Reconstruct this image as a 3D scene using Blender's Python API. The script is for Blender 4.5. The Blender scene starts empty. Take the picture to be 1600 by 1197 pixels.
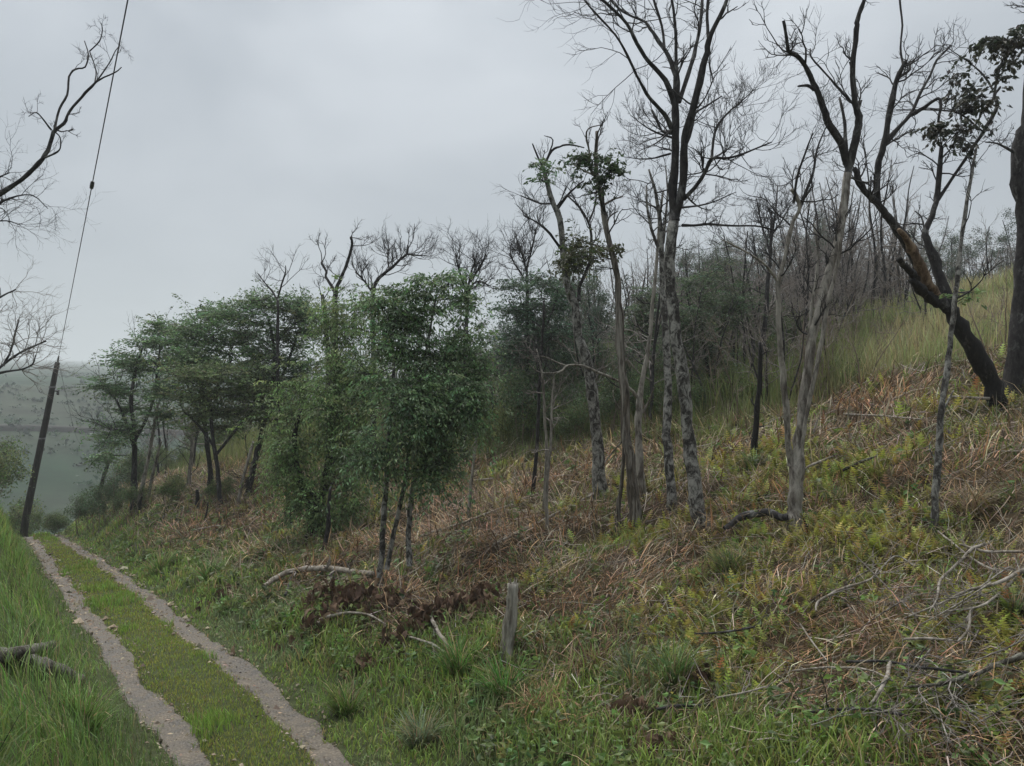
import bpy, math, random
import numpy as np
from mathutils import Vector

# ------------------------------------------------------------------ camera
SC = bpy.context.scene
COL = SC.collection
F, CX, CY = 1186.0, 800.0, 598.5            # photograph: 1600 x 1197 pixels
PITCH = math.atan(42.0 / F)
CAM = np.array([0.0, 0.0, 2.8])
cam = bpy.data.cameras.new('camera')
cam.sensor_width = 36.0
cam.lens = 36.0 * F / 1600.0
cam.clip_start = 0.05
cam.clip_end = 6000
camo = bpy.data.objects.new('camera', cam)
COL.objects.link(camo)
camo.location = CAM
camo.rotation_euler = (math.pi / 2 + PITCH, 0, 0)
SC.camera = camo

# ------------------------------------------------------------------ world, sun, exposure
SUN_EL, SUN_AZ = math.radians(64), math.radians(-20)
w = bpy.data.worlds.new('World')
SC.world = w
w.use_nodes = True
nt = w.node_tree
nt.nodes.clear()
out = nt.nodes.new('ShaderNodeOutputWorld')
bg = nt.nodes.new('ShaderNodeBackground')
bg.inputs['Strength'].default_value = 0.1
sky = nt.nodes.new('ShaderNodeTexSky')
sky.sky_type = 'NISHITA'
sky.sun_disc = False
sky.sun_elevation = SUN_EL
sky.sun_rotation = SUN_AZ
tc = nt.nodes.new('ShaderNodeTexCoord')
mp = nt.nodes.new('ShaderNodeMapping')
mp.inputs['Scale'].default_value = (1.0, 1.0, 1.9)
n1 = nt.nodes.new('ShaderNodeTexNoise')
n1.inputs['Scale'].default_value = 2.3
n1.inputs['Detail'].default_value = 4.0
n1.inputs['Roughness'].default_value = 0.5
n1.inputs['Distortion'].default_value = 0.35
rp = nt.nodes.new('ShaderNodeValToRGB')      # the stratus deck: two greys
rp.color_ramp.elements[0].position = 0.36
rp.color_ramp.elements[0].color = (0.400, 0.430, 0.458, 1)
rp.color_ramp.elements[1].position = 0.64
rp.color_ramp.elements[1].color = (0.600, 0.630, 0.655, 1)
mul = nt.nodes.new('ShaderNodeVectorMath')
mul.operation = 'SCALE'
mul.inputs['Scale'].default_value = 3.35
mx = nt.nodes.new('ShaderNodeMix')
mx.data_type = 'RGBA'
mx.inputs[0].default_value = 0.94            # share of the sky the cloud covers
nt.links.new(tc.outputs['Generated'], mp.inputs['Vector'])
nt.links.new(mp.outputs['Vector'], n1.inputs['Vector'])
nt.links.new(n1.outputs['Fac'], rp.inputs['Fac'])
sx = nt.nodes.new('ShaderNodeSeparateXYZ')
zr = nt.nodes.new('ShaderNodeMapRange')      # overcast luminance rises from the horizon to the zenith, the same all round
zr.inputs['From Min'].default_value = 0.0
zr.inputs['From Max'].default_value = 1.0
zr.inputs['To Min'].default_value = 0.50
zr.inputs['To Max'].default_value = 2.10
zs = nt.nodes.new('ShaderNodeVectorMath')
zs.operation = 'SCALE'
nt.links.new(tc.outputs['Generated'], sx.inputs[0])
nt.links.new(sx.outputs['Z'], zr.inputs['Value'])
nt.links.new(rp.outputs['Color'], zs.inputs[0])
nt.links.new(zr.outputs[0], zs.inputs['Scale'])
nt.links.new(zs.outputs[0], mul.inputs[0])
nt.links.new(sky.outputs['Color'], mx.inputs[6])
nt.links.new(mul.outputs['Vector'], mx.inputs[7])
nt.links.new(mx.outputs[2], bg.inputs['Color'])
nt.links.new(bg.outputs[0], out.inputs['Surface'])
sun = bpy.data.lights.new('sun', 'SUN')
sun.energy = 1.5
sun.angle = math.radians(70)
sun.color = (1.0, 0.97, 0.92)
suno = bpy.data.objects.new('sun', sun)
COL.objects.link(suno)
sd = Vector((math.sin(SUN_AZ) * math.cos(SUN_EL), math.cos(SUN_AZ) * math.cos(SUN_EL), math.sin(SUN_EL)))
suno.rotation_euler = sd.to_track_quat('Z', 'Y').to_euler()
suno.location = (0, 0, 60)
SC.view_settings.view_transform = 'Standard'
SC.view_settings.look = 'None'
SC.view_settings.exposure = 1.45
SC.view_settings.gamma = 1.0
SC.view_settings.use_curve_mapping = False
cy = SC.cycles
cy.max_bounces = 5
cy.diffuse_bounces = 3
cy.glossy_bounces = 2
cy.transmission_bounces = 3
cy.transparent_max_bounces = 4
cy.volume_bounces = 2
cy.use_denoising = True
cy.use_adaptive_sampling = True

# ------------------------------------------------------------------ numeric helpers
RNG = np.random.default_rng(7)
random.seed(7)
_tab = np.random.default_rng(99).random((256, 256))


def vnoise(x, y, seed=0):
    x = np.asarray(x, float) + seed * 17.31
    y = np.asarray(y, float) + seed * 9.77
    xi = np.floor(x).astype(int)
    yi = np.floor(y).astype(int)
    fx, fy = x - xi, y - yi
    fx = fx * fx * (3 - 2 * fx)
    fy = fy * fy * (3 - 2 * fy)
    a = _tab[xi & 255, yi & 255]
    b = _tab[(xi + 1) & 255, yi & 255]
    c = _tab[xi & 255, (yi + 1) & 255]
    d = _tab[(xi + 1) & 255, (yi + 1) & 255]
    return (a * (1 - fx) + b * fx) * (1 - fy) + (c * (1 - fx) + d * fx) * fy


def fbm(x, y, seed=0, octs=4):
    x = np.asarray(x, float)
    y = np.asarray(y, float)
    v, amp, tot = 0.0, 1.0, 0.0
    for o in range(octs):
        v = v + amp * vnoise(x * 2 ** o, y * 2 ** o, seed + o * 3)
        tot += amp
        amp *= 0.5
    return v / tot


def sstep(a, b, x):
    t = np.clip((np.asarray(x, float) - a) / (b - a), 0, 1)
    return t * t * (3 - 2 * t)


# road frame: s runs along the track, L to its right
TH = math.radians(35)
SN, CS = math.sin(TH), math.cos(TH)


def to_sl(x, y):
    return -x * SN + y * CS, x * CS + y * SN


def to_xy(s, L):
    return -s * SN + L * CS, s * CS + L * SN


_sk = np.array([-200, -60, 0, 30, 42, 50, 60, 80, 105, 130, 150, 200, 250, 320, 400, 600, 900, 2600], float)
_zk = np.array([13.8, 4.1, 0, -2.07, -3.0, -4.4, -7.0, -12, -15.5, -15, -12, -0.5, 9.0, 14.4, 19, 30.5, 48, 150], float)
_sd = np.arange(-200, 3000, 1.0)
_zd = np.interp(_sd, _sk, _zk)
_kk = np.hanning(11)
_zd2 = np.convolve(np.pad(_zd, 5, mode='edge'), _kk / _kk.sum(), mode='valid')
TR_L, TR_R = 1.72, 3.05


def rut_l(s):
    s = np.asarray(s, float)
    return np.interp(s, [0, 7, 9, 14, 25, 33, 45], [1.62, 1.67, 1.73, 1.79, 1.78, 1.92, 2.0]) + .03 * np.sin(s * .9 + 1)


def rut_r(s):
    s = np.asarray(s, float)
    return np.interp(s, [0, 6, 8, 10, 14, 22, 35, 45], [2.55, 2.70, 2.86, 2.98, 3.0, 3.12, 2.96, 2.95]) + .03 * np.sin(s * .8)


def zt(x, y):
    s, L = to_sl(np.asarray(x, float), np.asarray(y, float))
    z = np.interp(s, _sd, _zd2)
    near = 1 - sstep(55, 120, s)
    # right hand slope
    g = 0.30 * np.clip(L - 3.6, 0, 26) + 0.06 * np.clip(L - 29.6, 0, 60)
    kn = sstep(3.3, 4.3, L)
    z = z + g * near * kn
    z = z + sstep(18, 36, s) * near * 1.1 * sstep(3.6, 5.6, L)
    z = z + 0.16 * sstep(3.45, 4.1, L) * near
    # left bank
    hb = 1.2 + 0.75 * sstep(8, 30, s)
    z = z + near * hb * sstep(1.40, 0.15, L)
    z = z + near * 0.22 * np.clip(-L, 0, 25)
    # small relief, quiet on the track
    off = 0.25 + 0.75 * np.clip(sstep(3.6, 5.2, L) + sstep(1.3, 0.2, L), 0, 1)
    z = z + near * off * ((fbm(x * 0.55, y * 0.55, 1, 3) - 0.5) * 0.52 + (fbm(x * 2.0, y * 2.0, 5, 2) - 0.5) * 0.24)
    z = z + (1 - near) * (fbm(x * 0.012, y * 0.012, 3, 4) - 0.5) * (5 * sstep(90, 150, s) - 4 * sstep(170, 260, s))
    # ruts
    for c in (rut_l(s), rut_r(s)):
        z = z - near * 0.085 * np.exp(-((L - c) / 0.22) ** 2)
    return z


def ray(px, py):
    d = np.array([(px - CX) / F, 1.0, (CY - py) / F])
    c, s_ = math.cos(PITCH), math.sin(PITCH)
    d = np.array([d[0], d[1] * c - d[2] * s_, d[1] * s_ + d[2] * c])
    return d / d[1]


def P(px, py, D):
    return CAM + ray(px, py) * D


_ds = np.concatenate([np.arange(2.5, 80, 0.04), np.arange(80, 900, 0.5)])


def ground_hit(px, py, dmax=900):
    r = ray(px, py)
    p = CAM[None] + r[None] * _ds[:, None]
    below = p[:, 2] < zt(p[:, 0], p[:, 1])
    k = np.argmax(below)
    if not below[k]:
        k = len(_ds) - 1
    D = min(_ds[k], dmax)
    q = CAM + r * D
    return np.array([q[0], q[1], float(zt(q[0], q[1]))]), D


# ------------------------------------------------------------------ mesh builder
class MB:
    def __init__(self):
        self.v, self.q, self.t, self.c, self.n = [], [], [], [], 0

    def add(self, v, quads=None, tris=None, col=None):
        v = np.asarray(v, float).reshape(-1, 3)
        if quads is not None and len(quads):
            self.q.append(np.asarray(quads, np.int64).reshape(-1, 4) + self.n)
        if tris is not None and len(tris):
            self.t.append(np.asarray(tris, np.int64).reshape(-1, 3) + self.n)
        self.v.append(v)
        if col is None:
            col = (1, 1, 1)
        col = np.asarray(col, float)
        if col.ndim == 1:
            col = np.tile(col[None], (len(v), 1))
        self.c.append(col)
        self.n += len(v)

    def mesh(self, name, origin=(0, 0, 0), smooth=True):
        me = bpy.data.meshes.new(name)
        if self.n == 0:
            return me
        v = np.concatenate(self.v) - np.asarray(origin, float)[None]
        q = np.concatenate(self.q) if self.q else np.zeros((0, 4), np.int64)
        t = np.concatenate(self.t) if self.t else np.zeros((0, 3), np.int64)
        me.vertices.add(len(v))
        me.vertices.foreach_set('co', v.astype(np.float32).ravel())
        idx = np.concatenate([q.ravel(), t.ravel()]).astype(np.int32)
        me.loops.add(len(idx))
        me.loops.foreach_set('vertex_index', idx)
        me.polygons.add(len(q) + len(t))
        st = np.concatenate([np.arange(len(q)) * 4, len(q) * 4 + np.arange(len(t)) * 3]).astype(np.int32)
        me.polygons.foreach_set('loop_start', st)
        me.polygons.foreach_set('use_smooth', np.full(len(q) + len(t), smooth, bool))
        me.update(calc_edges=True)
        ca = me.color_attributes.new('Col', 'FLOAT_COLOR', 'POINT')
        c = np.concatenate(self.c)
        c = np.concatenate([c, np.ones((len(c), 1))], axis=1)
        ca.data.foreach_set('color', c.astype(np.float32).ravel())
        return me


def tag(o, label=None, cat=None, group=None, kind=None):
    if label:
        o['label'] = label
    if cat:
        o['category'] = cat
    if group:
        o['group'] = group
    if kind:
        o['kind'] = kind
    return o


def obj(name, mb, mat, parent=None, origin=(0, 0, 0), smooth=True):
    me = mb.mesh(name, origin, smooth)
    me.materials.append(mat)
    o = bpy.data.objects.new(name, me)
    COL.objects.link(o)
    if parent is not None:
        o.parent = parent
    else:
        o.location = origin
    return o


def root(name, loc, label, cat, group=None):
    o = bpy.data.objects.new(name, None)
    o.empty_display_size = 0.2
    COL.objects.link(o)
    o.location = loc
    return tag(o, label, cat, group)


def copy_tree(o, parent=None):
    c = o.copy()
    COL.objects.link(c)
    c.parent = parent
    for ch in list(o.children):
        copy_tree(ch, c)
    return c


def norm(a):
    return a / np.maximum(np.linalg.norm(a, axis=-1, keepdims=True), 1e-9)


def tubes(mb, Pt, R, sides=3, col=(1, 1, 1), cap=True):
    """Pt (T,n,3), R (T,n): T tubes at once"""
    Pt = np.asarray(Pt, float)
    R = np.asarray(R, float)
    T, n, _ = Pt.shape
    tan = np.empty_like(Pt)
    tan[:, 1:-1] = Pt[:, 2:] - Pt[:, :-2]
    tan[:, 0] = Pt[:, 1] - Pt[:, 0]
    tan[:, -1] = Pt[:, -1] - Pt[:, -2]
    tan = norm(tan)
    mean = norm(Pt[:, -1] - Pt[:, 0] + 1e-6)
    ref = np.where(np.abs(mean[:, 2:3]) > 0.8, np.array([[1.0, 0.13, 0]]), np.array([[0.1, 0, 1.0]]))
    u = norm(np.cross(tan, ref[:, None, :]))
    v = np.cross(tan, u)
    a = np.arange(sides) / sides * 2 * math.pi
    ring = Pt[:, :, None, :] + R[:, :, None, None] * (
        np.cos(a)[None, None, :, None] * u[:, :, None, :] + np.sin(a)[None, None, :, None] * v[:, :, None, :])
    V = ring.reshape(-1, 3)
    base = (np.arange(T) * n * sides)[:, None, None]
    i = np.arange(n - 1)[None, :, None] * sides
    j = np.arange(sides)[None, None, :]
    j2 = (j + 1) % sides
    q = np.stack([base + i + j, base + i + j2, base + i + sides + j2, base + i + sides + j], -1).reshape(-1, 4)
    c = np.asarray(col, float)
    if c.ndim == 2:
        c = np.repeat(c, n * sides, axis=0)
    tr = None
    if cap and sides > 3:
        tr = []
        for b in (0, n - 1):
            k = np.arange(1, sides - 1)
            o = base[:, :, 0] + b * sides
            f = np.stack([o + 0 * k[None], o + k[None], o + k[None] + 1], -1).reshape(-1, 3)
            tr.append(f)
        tr = np.concatenate(tr)
    mb.add(V, quads=q, tris=tr, col=c)


def spline(pts, m=3):
    """Catmull-Rom through rows of pts"""
    p = np.asarray(pts, float)
    if len(p) < 3:
        t = np.linspace(0, 1, m + 1)[:, None]
        return p[0] * (1 - t) + p[-1] * t
    e = np.concatenate([[2 * p[0] - p[1]], p, [2 * p[-1] - p[-2]]])
    o = []
    for k in range(len(p) - 1):
        a, b, c, d = e[k:k + 4]
        for t in np.arange(m) / m:
            o.append(0.5 * (2 * b + (c - a) * t + (2 * a - 5 * b + 4 * c - d) * t * t + (3 * b - a - 3 * c + d) * t ** 3))
    o.append(p[-1])
    return np.array(o)


def limb_tube(mb, pts, rad, sides=8, rough=0.06, rng=RNG):
    """one limb with knobbly surface"""
    rad = np.asarray(rad) * (1 + rough * rng.normal(size=len(pts)))
    k0 = mb.n
    tubes(mb, np.asarray(pts)[None], rad[None], sides)
    if sides >= 6 and rough > 0:
        vv = mb.v[-1].reshape(len(pts), sides, 3)
        c = np.asarray(pts)[:, None, :]
        vv = c + (vv - c) * (1 + rng.normal(size=(len(pts), sides, 1)) * rough)
        mb.v[-1] = vv.reshape(-1, 3)


class Twigs:
    def __init__(self):
        self.b = {}

    def put(self, pts, rad, sides):
        self.b.setdefault((len(pts), sides), []).append((pts, rad))

    def build(self, mb):
        for (n, sd_), l in self.b.items():
            tubes(mb, np.array([a for a, _ in l]), np.array([b for _, b in l]), sd_, cap=False)

    def tips(self, lastonly=True):
        o = []
        for l in self.b.values():
            for a, _ in l:
                o.append(a[-1])
        return np.array(o)


def grow(tw, rng, p, d, ln, r, lev, wob=0.22, up=0.08, spread=0.75, kids=(3, 5), shrink=0.6, tipsink=None):
    n = 6 if lev >= 1 else 5
    pts = [np.array(p, float)]
    d = np.array(d, float)
    st = ln / (n - 1)
    dirs = []
    for k in range(n - 1):
        d = d + rng.normal(size=3) * wob
        d[2] += up
        d = d / np.linalg.norm(d)
        dirs.append(d.copy())
        pts.append(pts[-1] + d * st)
    rr = np.linspace(r, r * 0.45, n)
    tw.put(np.array(pts), rr, 5 if r > 0.02 else (4 if r > 0.01 else 3))
    if lev <= 0:
        if tipsink is not None:
            tipsink.append((pts[-1], d))
        return
    nk = rng.integers(kids[0], kids[1] + 1)
    for t in np.sort(rng.uniform(0.25, 1.0, nk)):
        k = min(int(t * (n - 1)), n - 2)
        f = t * (n - 1) - k
        q = pts[k] * (1 - f) + pts[k + 1] * f
        ax = rng.normal(size=3)
        dd = dirs[k] + spread * ax / np.linalg.norm(ax)
        dd = dd / np.linalg.norm(dd)
        grow(tw, rng, q, dd, ln * shrink * rng.uniform(0.65, 1.15), max(r * 0.55, 0.0022), lev - 1, wob, up, spread, kids, shrink, tipsink)


def leaves(mb, c, d, size, col, width=0.42, fold=0.15, rng=RNG):
    """N leaves of four vertices; c centres, d direction base-to-tip"""
    n = len(c)
    d = norm(d)
    r = norm(np.cross(d, rng.normal(size=(n, 3))))
    nn = np.cross(r, d)
    s = np.asarray(size).reshape(-1, 1) * np.ones((n, 1))
    b = c - d * s * 0.5
    t = c + d * s * 0.5
    l = c + r * s * width * 0.5 + nn * s * fold - d * s * 0.05
    rr = c - r * s * width * 0.5 + nn * s * fold - d * s * 0.05
    v = np.stack([b, l, t, rr], 1).reshape(-1, 3)
    k = np.arange(n)[:, None] * 4
    tr = np.concatenate([k + np.array([[0, 2, 1]]), k + np.array([[0, 3, 2]])])
    mb.add(v, tris=tr, col=np.repeat(np.broadcast_to(col, (n, 3)), 4, axis=0))


def blades(mb, p, az, h, wd, bend, col, segs=3, tilt=None, wrng=RNG):
    """N grass blades: root p, leaning azimuth az, length h, width wd, bend 0..1.5, tilt from the vertical"""
    n = len(p)
    dirx = np.stack([np.cos(az), np.sin(az), np.zeros(n)], 1)
    side_a = az + math.pi / 2 + wrng.normal(size=n) * 0.5
    side = np.stack([np.cos(side_a), np.sin(side_a), np.zeros(n)], 1)
    if tilt is None:
        tilt = np.abs(wrng.normal(size=n)) * 0.22
    pts = [p]
    ang = tilt.copy()
    for k in range(segs):
        step = (h / segs)[:, None] * (np.sin(ang)[:, None] * dirx + np.cos(ang)[:, None] * np.array([[0, 0, 1.0]]))
        pts.append(pts[-1] + step)
        ang = ang + bend / segs * (0.6 + 0.8 * (k + 1) / segs)
    V = []
    for k in range(segs):
        f = [0.75, 1.0, 0.7, 0.5][k] if segs > 1 else 1.0
        V.append(pts[k] - side * (wd * f * 0.5)[:, None])
        V.append(pts[k] + side * (wd * f * 0.5)[:, None])
    V.append(pts[-1])
    m = len(V)
    v = np.stack(V, 1).reshape(-1, 3)
    k0 = np.arange(n)[:, None] * m
    tr = []
    for k in range(segs - 1):
        a = 2 * k
        tr.append(k0 + np.array([[a, a + 1, a + 3]]))
        tr.append(k0 + np.array([[a, a + 3, a + 2]]))
    tr.append(k0 + np.array([[m - 3, m - 2, m - 1]]))
    mb.add(v, tris=np.concatenate(tr), col=np.repeat(col, m, axis=0))


def vary(col, n, amt=0.25, hue=0.08, rng=RNG, gain=1.0):
    c = np.asarray(col, float) * gain
    if c.ndim == 1:
        c = np.tile(c[None], (n, 1))
    return np.clip(c * (1 + rng.normal(size=(n, 1)) * amt) * (1 + rng.normal(size=(n, 3)) * hue), 0.004, 0.9)


# ------------------------------------------------------------------ materials
def new_mat(name):
    m = bpy.data.materials.new(name)
    m.use_nodes = True
    t = m.node_tree
    b = t.nodes['Principled BSDF']
    return m, t, b


def mat_attr(name, rough=0.6, spec=0.3, trans=0.0):
    m, t, b = new_mat(name)
    a = t.nodes.new('ShaderNodeAttribute')
    a.attribute_name = 'Col'
    b.inputs['Roughness'].default_value = rough
    b.inputs['Specular IOR Level'].default_value = spec
    t.links.new(a.outputs['Color'], b.inputs['Base Color'])
    if trans > 0:
        tr = t.nodes.new('ShaderNodeBsdfTranslucent')
        ms = t.nodes.new('ShaderNodeMixShader')
        ms.inputs[0].default_value = trans
        t.links.new(a.outputs['Color'], tr.inputs['Color'])
        t.links.new(b.outputs[0], ms.inputs[1])
        t.links.new(tr.outputs[0], ms.inputs[2])
        t.links.new(ms.outputs[0], t.nodes['Material Output'].inputs['Surface'])
    return m


def mat_bark(name, dark, mid, pale, amount, scale=7.0, stretch=0.45, bump=0.5, rough=0.85):
    """mottled bark: dark fissures, mid bark, pale lichen plates covering `amount` of it"""
    m, t, b = new_mat(name)
    L = t.links
    tc_ = t.nodes.new('ShaderNodeTexCoord')
    mp_ = t.nodes.new('ShaderNodeMapping')
    mp_.inputs['Scale'].default_value = (1, 1, stretch)
    L.new(tc_.outputs['Object'], mp_.inputs['Vector'])
    na = t.nodes.new('ShaderNodeTexNoise')
    na.inputs['Scale'].default_value = scale * 3.2
    na.inputs['Detail'].default_value = 6
    na.inputs['Roughness'].default_value = 0.65
    nb = t.nodes.new('ShaderNodeTexNoise')
    nb.inputs['Scale'].default_value = scale * 0.8
    nb.inputs['Detail'].default_value = 7
    nb.inputs['Roughness'].default_value = 0.68
    nb.inputs['Distortion'].default_value = 0.6
    for n_ in (na, nb):
        L.new(mp_.outputs['Vector'], n_.inputs['Vector'])
    r1 = t.nodes.new('ShaderNodeValToRGB')
    r1.color_ramp.elements[0].position = 0.36
    r1.color_ramp.elements[0].color = (*dark, 1)
    r1.color_ramp.elements[1].position = 0.66
    r1.color_ramp.elements[1].color = (*mid, 1)
    L.new(na.outputs['Fac'], r1.inputs['Fac'])
    r2 = t.nodes.new('ShaderNodeValToRGB')
    c = 0.70 - 0.40 * amount
    r2.color_ramp.elements[0].position = max(c - 0.07, 0)
    r2.color_ramp.elements[0].color = (0, 0, 0, 1)
    r2.color_ramp.elements[1].position = min(c + 0.07, 1)
    r2.color_ramp.elements[1].color = (1, 1, 1, 1)
    L.new(nb.outputs['Fac'], r2.inputs['Fac'])
    pm = t.nodes.new('ShaderNodeMix')
    pm.data_type = 'RGBA'
    pm.blend_type = 'MULTIPLY'
    pm.inputs[0].default_value = 0.6
    pm.inputs[6].default_value = (*pale, 1)
    r3 = t.nodes.new('ShaderNodeValToRGB')
    r3.color_ramp.elements[0].position = 0.3
    r3.color_ramp.elements[0].color = (0.35, 0.35, 0.35, 1)
    r3.color_ramp.elements[1].position = 0.6
    r3.color_ramp.elements[1].color = (1, 1, 1, 1)
    L.new(na.outputs['Fac'], r3.inputs['Fac'])
    L.new(r3.outputs['Color'], pm.inputs[7])
    m1 = t.nodes.new('ShaderNodeMix')
    m1.data_type = 'RGBA'
    L.new(r2.outputs['Color'], m1.inputs[0])
    L.new(r1.outputs['Color'], m1.inputs[6])
    L.new(pm.outputs[2], m1.inputs[7])
    L.new(m1.outputs[2], b.inputs['Base Color'])
    b.inputs['Roughness'].default_value = rough
    b.inputs['Specular IOR Level'].default_value = 0.25
    bp = t.nodes.new('ShaderNodeBump')
    bp.inputs['Strength'].default_value = bump
    bp.inputs['Distance'].default_value = 0.02
    L.new(na.outputs['Fac'], bp.inputs['Height'])
    L.new(bp.outputs[0], b.inputs['Normal'])
    return m


def mat_plain(name, col, rough=0.8, var=0.35, scale=12.0, spec=0.25):
    m, t, b = new_mat(name)
    n_ = t.nodes.new('ShaderNodeTexNoise')
    n_.inputs['Scale'].default_value = scale
    n_.inputs['Detail'].default_value = 5
    tc_ = t.nodes.new('ShaderNodeTexCoord')
    t.links.new(tc_.outputs['Object'], n_.inputs['Vector'])
    r = t.nodes.new('ShaderNodeValToRGB')
    r.color_ramp.elements[0].position = 0.3
    r.color_ramp.elements[0].color = (*[c * (1 - var) for c in col], 1)
    r.color_ramp.elements[1].position = 0.7
    r.color_ramp.elements[1].color = (*[c * (1 + var) for c in col], 1)
    t.links.new(n_.outputs['Fac'], r.inputs['Fac'])
    t.links.new(r.outputs['Color'], b.inputs['Base Color'])
    b.inputs['Roughness'].default_value = rough
    b.inputs['Specular IOR Level'].default_value = spec
    return m


M = dict(
    bark_dark=mat_bark('bark_dark', (.011, .010, .011), (.042, .039, .038), (.17, .17, .165), 0.22, 6, .5, .6),
    bark_mottled=mat_bark('bark_mottled', (.014, .013, .013), (.066, .060, .054), (.29, .285, .262), 0.46, 12, .7, .7),
    bark_pale=mat_bark('bark_pale', (.045, .038, .032), (.15, .132, .112), (.31, .29, .255), 0.56, 9, .3, .6),
    bark_shaggy=mat_bark('bark_shaggy', (.020, .017, .014), (.13, .108, .085), (.27, .25, .22), 0.40, 14, .10, 1.0),
    bark_charred=mat_bark('bark_charred', (.008, .008, .008), (.022, .02, .019), (.09, .085, .08), 0.18, 10, .3, .8),
    bark_split=mat_bark('bark_split', (.055, .037, .024), (.145, .100, .065), (.27, .20, .135), 0.40, 9, .2, .7),
    twig_dark=mat_plain('twig_dark', (.036, .034, .034)),
    twig_grey=mat_plain('twig_grey', (.19, .17, .155)),
    twig_brown=mat_plain('twig_brown', (.185, .148, .118)),
    wood_pale=mat_bark('wood_pale', (.08, .07, .055), (.22, .19, .15), (.34, .31, .27), 0.5, 12, .25, .5),
    wood_weathered=mat_bark('wood_weathered', (.06, .052, .042), (.26, .235, .195), (.38, .36, .32), 0.42, 11, .10, 1.0),
    wood_pole=mat_bark('wood_pole', (.015, .013, .012), (.045, .04, .036), (.08, .073, .066), 0.25, 5, .12, .5),
    log_moss=mat_bark('log_moss', (.02, .018, .014), (.10, .088, .07), (.24, .24, .20), 0.40, 13, .6, .8),
    leaf=mat_attr('leaf', 0.42, 0.45, 0.42),
    leaf_dry=mat_attr('leaf_dry', 0.75, 0.2, 0.1),
    grass=mat_attr('grass', 0.5, 0.35, 0.38),
    straw=mat_attr('straw', 0.65, 0.3, 0.2),
    stick=mat_attr('stick', 0.85, 0.2, 0.0),
    metal=mat_plain('metal', (.05, .05, .05), 0.6, 0.2),
    wire=mat_plain('wire', (.035, .036, .038), 0.6, 0.1),
    porcelain=mat_plain('porcelain', (.03, .026, .024), 0.3, 0.1, 12, 0.5),
)

# ------------------------------------------------------------------ ground
gm, gt, gb = new_mat('soil_and_litter')
_a = gt.nodes.new('ShaderNodeAttribute')
_a.attribute_name = 'Col'
_tc = gt.nodes.new('ShaderNodeTexCoord')
_n1 = gt.nodes.new('ShaderNodeTexNoise')
_n1.inputs['Scale'].default_value = 9
_n1.inputs['Detail'].default_value = 9
_n1.inputs['Roughness'].default_value = 0.7
_n2 = gt.nodes.new('ShaderNodeTexNoise')
_n2.inputs['Scale'].default_value = 0.09
_n2.inputs['Detail'].default_value = 8
_n2.inputs['Roughness'].default_value = 0.72
for _n in (_n1, _n2):
    gt.links.new(_tc.outputs['Object'], _n.inputs['Vector'])
_ad = gt.nodes.new('ShaderNodeMath')
_ad.operation = 'MULTIPLY'
gt.links.new(_n1.outputs['Fac'], _ad.inputs[0])
gt.links.new(_n2.outputs['Fac'], _ad.inputs[1])
_r = gt.nodes.new('ShaderNodeMapRange')
_r.inputs['From Min'].default_value = 0.12
_r.inputs['From Max'].default_value = 0.40
_r.inputs['To Min'].default_value = 0.35
_r.inputs['To Max'].default_value = 1.6
gt.links.new(_ad.outputs[0], _r.inputs['Value'])
_m = gt.nodes.new('ShaderNodeVectorMath')
_m.operation = 'SCALE'
gt.links.new(_a.outputs['Color'], _m.inputs[0])
gt.links.new(_r.outputs[0], _m.inputs['Scale'])
gt.links.new(_m.outputs[0], gb.inputs['Base Color'])
gb.inputs['Roughness'].default_value = 0.9
gb.inputs['Specular IOR Level'].default_value = 0.15
_bp = gt.nodes.new('ShaderNodeBump')
_bp.inputs['Strength'].default_value = 0.6
_bp.inputs['Distance'].default_value = 0.05
gt.links.new(_n1.outputs['Fac'], _bp.inputs['Height'])
gt.links.new(_bp.outputs[0], gb.inputs['Normal'])


def axis(bands):
    o = [bands[0][0]]
    for a, b, st in bands:
        n = max(1, int(round((b - a) / st)))
        o += list(a + (b - a) * (np.arange(1, n + 1) / n))
    return np.array(o)


aS = axis([(-120, -20, 8), (-20, -4, .8), (-4, 22, .18), (22, 50, .45), (50, 100, 1.8), (100, 500, 7), (500, 1500, 30), (1500, 2600, 100)])
aL = axis([(-1200, -300, 60), (-300, -60, 10), (-60, -12, 2.5), (-12, -1.5, .5), (-1.5, 5.5, .095), (5.5, 20, .24), (20, 45, .6), (45, 120, 4), (120, 400, 15), (400, 1600, 80)])
gs, gl = np.meshgrid(aS, aL, indexing='ij')
gx, gy = to_xy(gs, gl)
gz = zt(gx, gy)
# litter colours: brown soil on the cleared slope, green under the grass, grey green on the far hill
k_slope = sstep(3.6, 5.0, gl) * (1 - sstep(60, 120, gs))
k_far = sstep(55, 105, gs)
nz = fbm(gx * 0.8, gy * 0.8, 11, 3)[..., None]
c_green = np.array([.050, .062, .024])
c_soil = np.array([.060, .042, .027])
c_olive = np.array([.072, .058, .030])
c_hill = np.array([.018, .042, .022])
c_hill2 = np.array([.050, .056, .038])
gc = c_green * (1 - k_slope[..., None]) + (c_soil * (1 - nz) + c_olive * nz) * k_slope[..., None]
hn = fbm(gx * 0.02, gy * 0.05, 21, 5)[..., None]
hn2 = sstep(0.5, 0.62, fbm(gx * 0.012, gy * 0.02, 31, 4))[..., None]
gc = gc * (1 - k_far[..., None]) + (c_hill * (0.55 + 0.9 * hn) * (1 - hn2 * .6) + c_hill2 * hn2 * .6) * k_far[..., None]
mbg = MB()
nS, nL = gs.shape
ii = (np.arange(nS - 1)[:, None] * nL + np.arange(nL - 1)[None, :])
mbg.add(np.stack([gx, gy, gz], -1).reshape(-1, 3),
        quads=np.stack([ii, ii + 1, ii + nL + 1, ii + nL], -1)[..., ::-1].reshape(-1, 4), col=gc.reshape(-1, 3))
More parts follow.
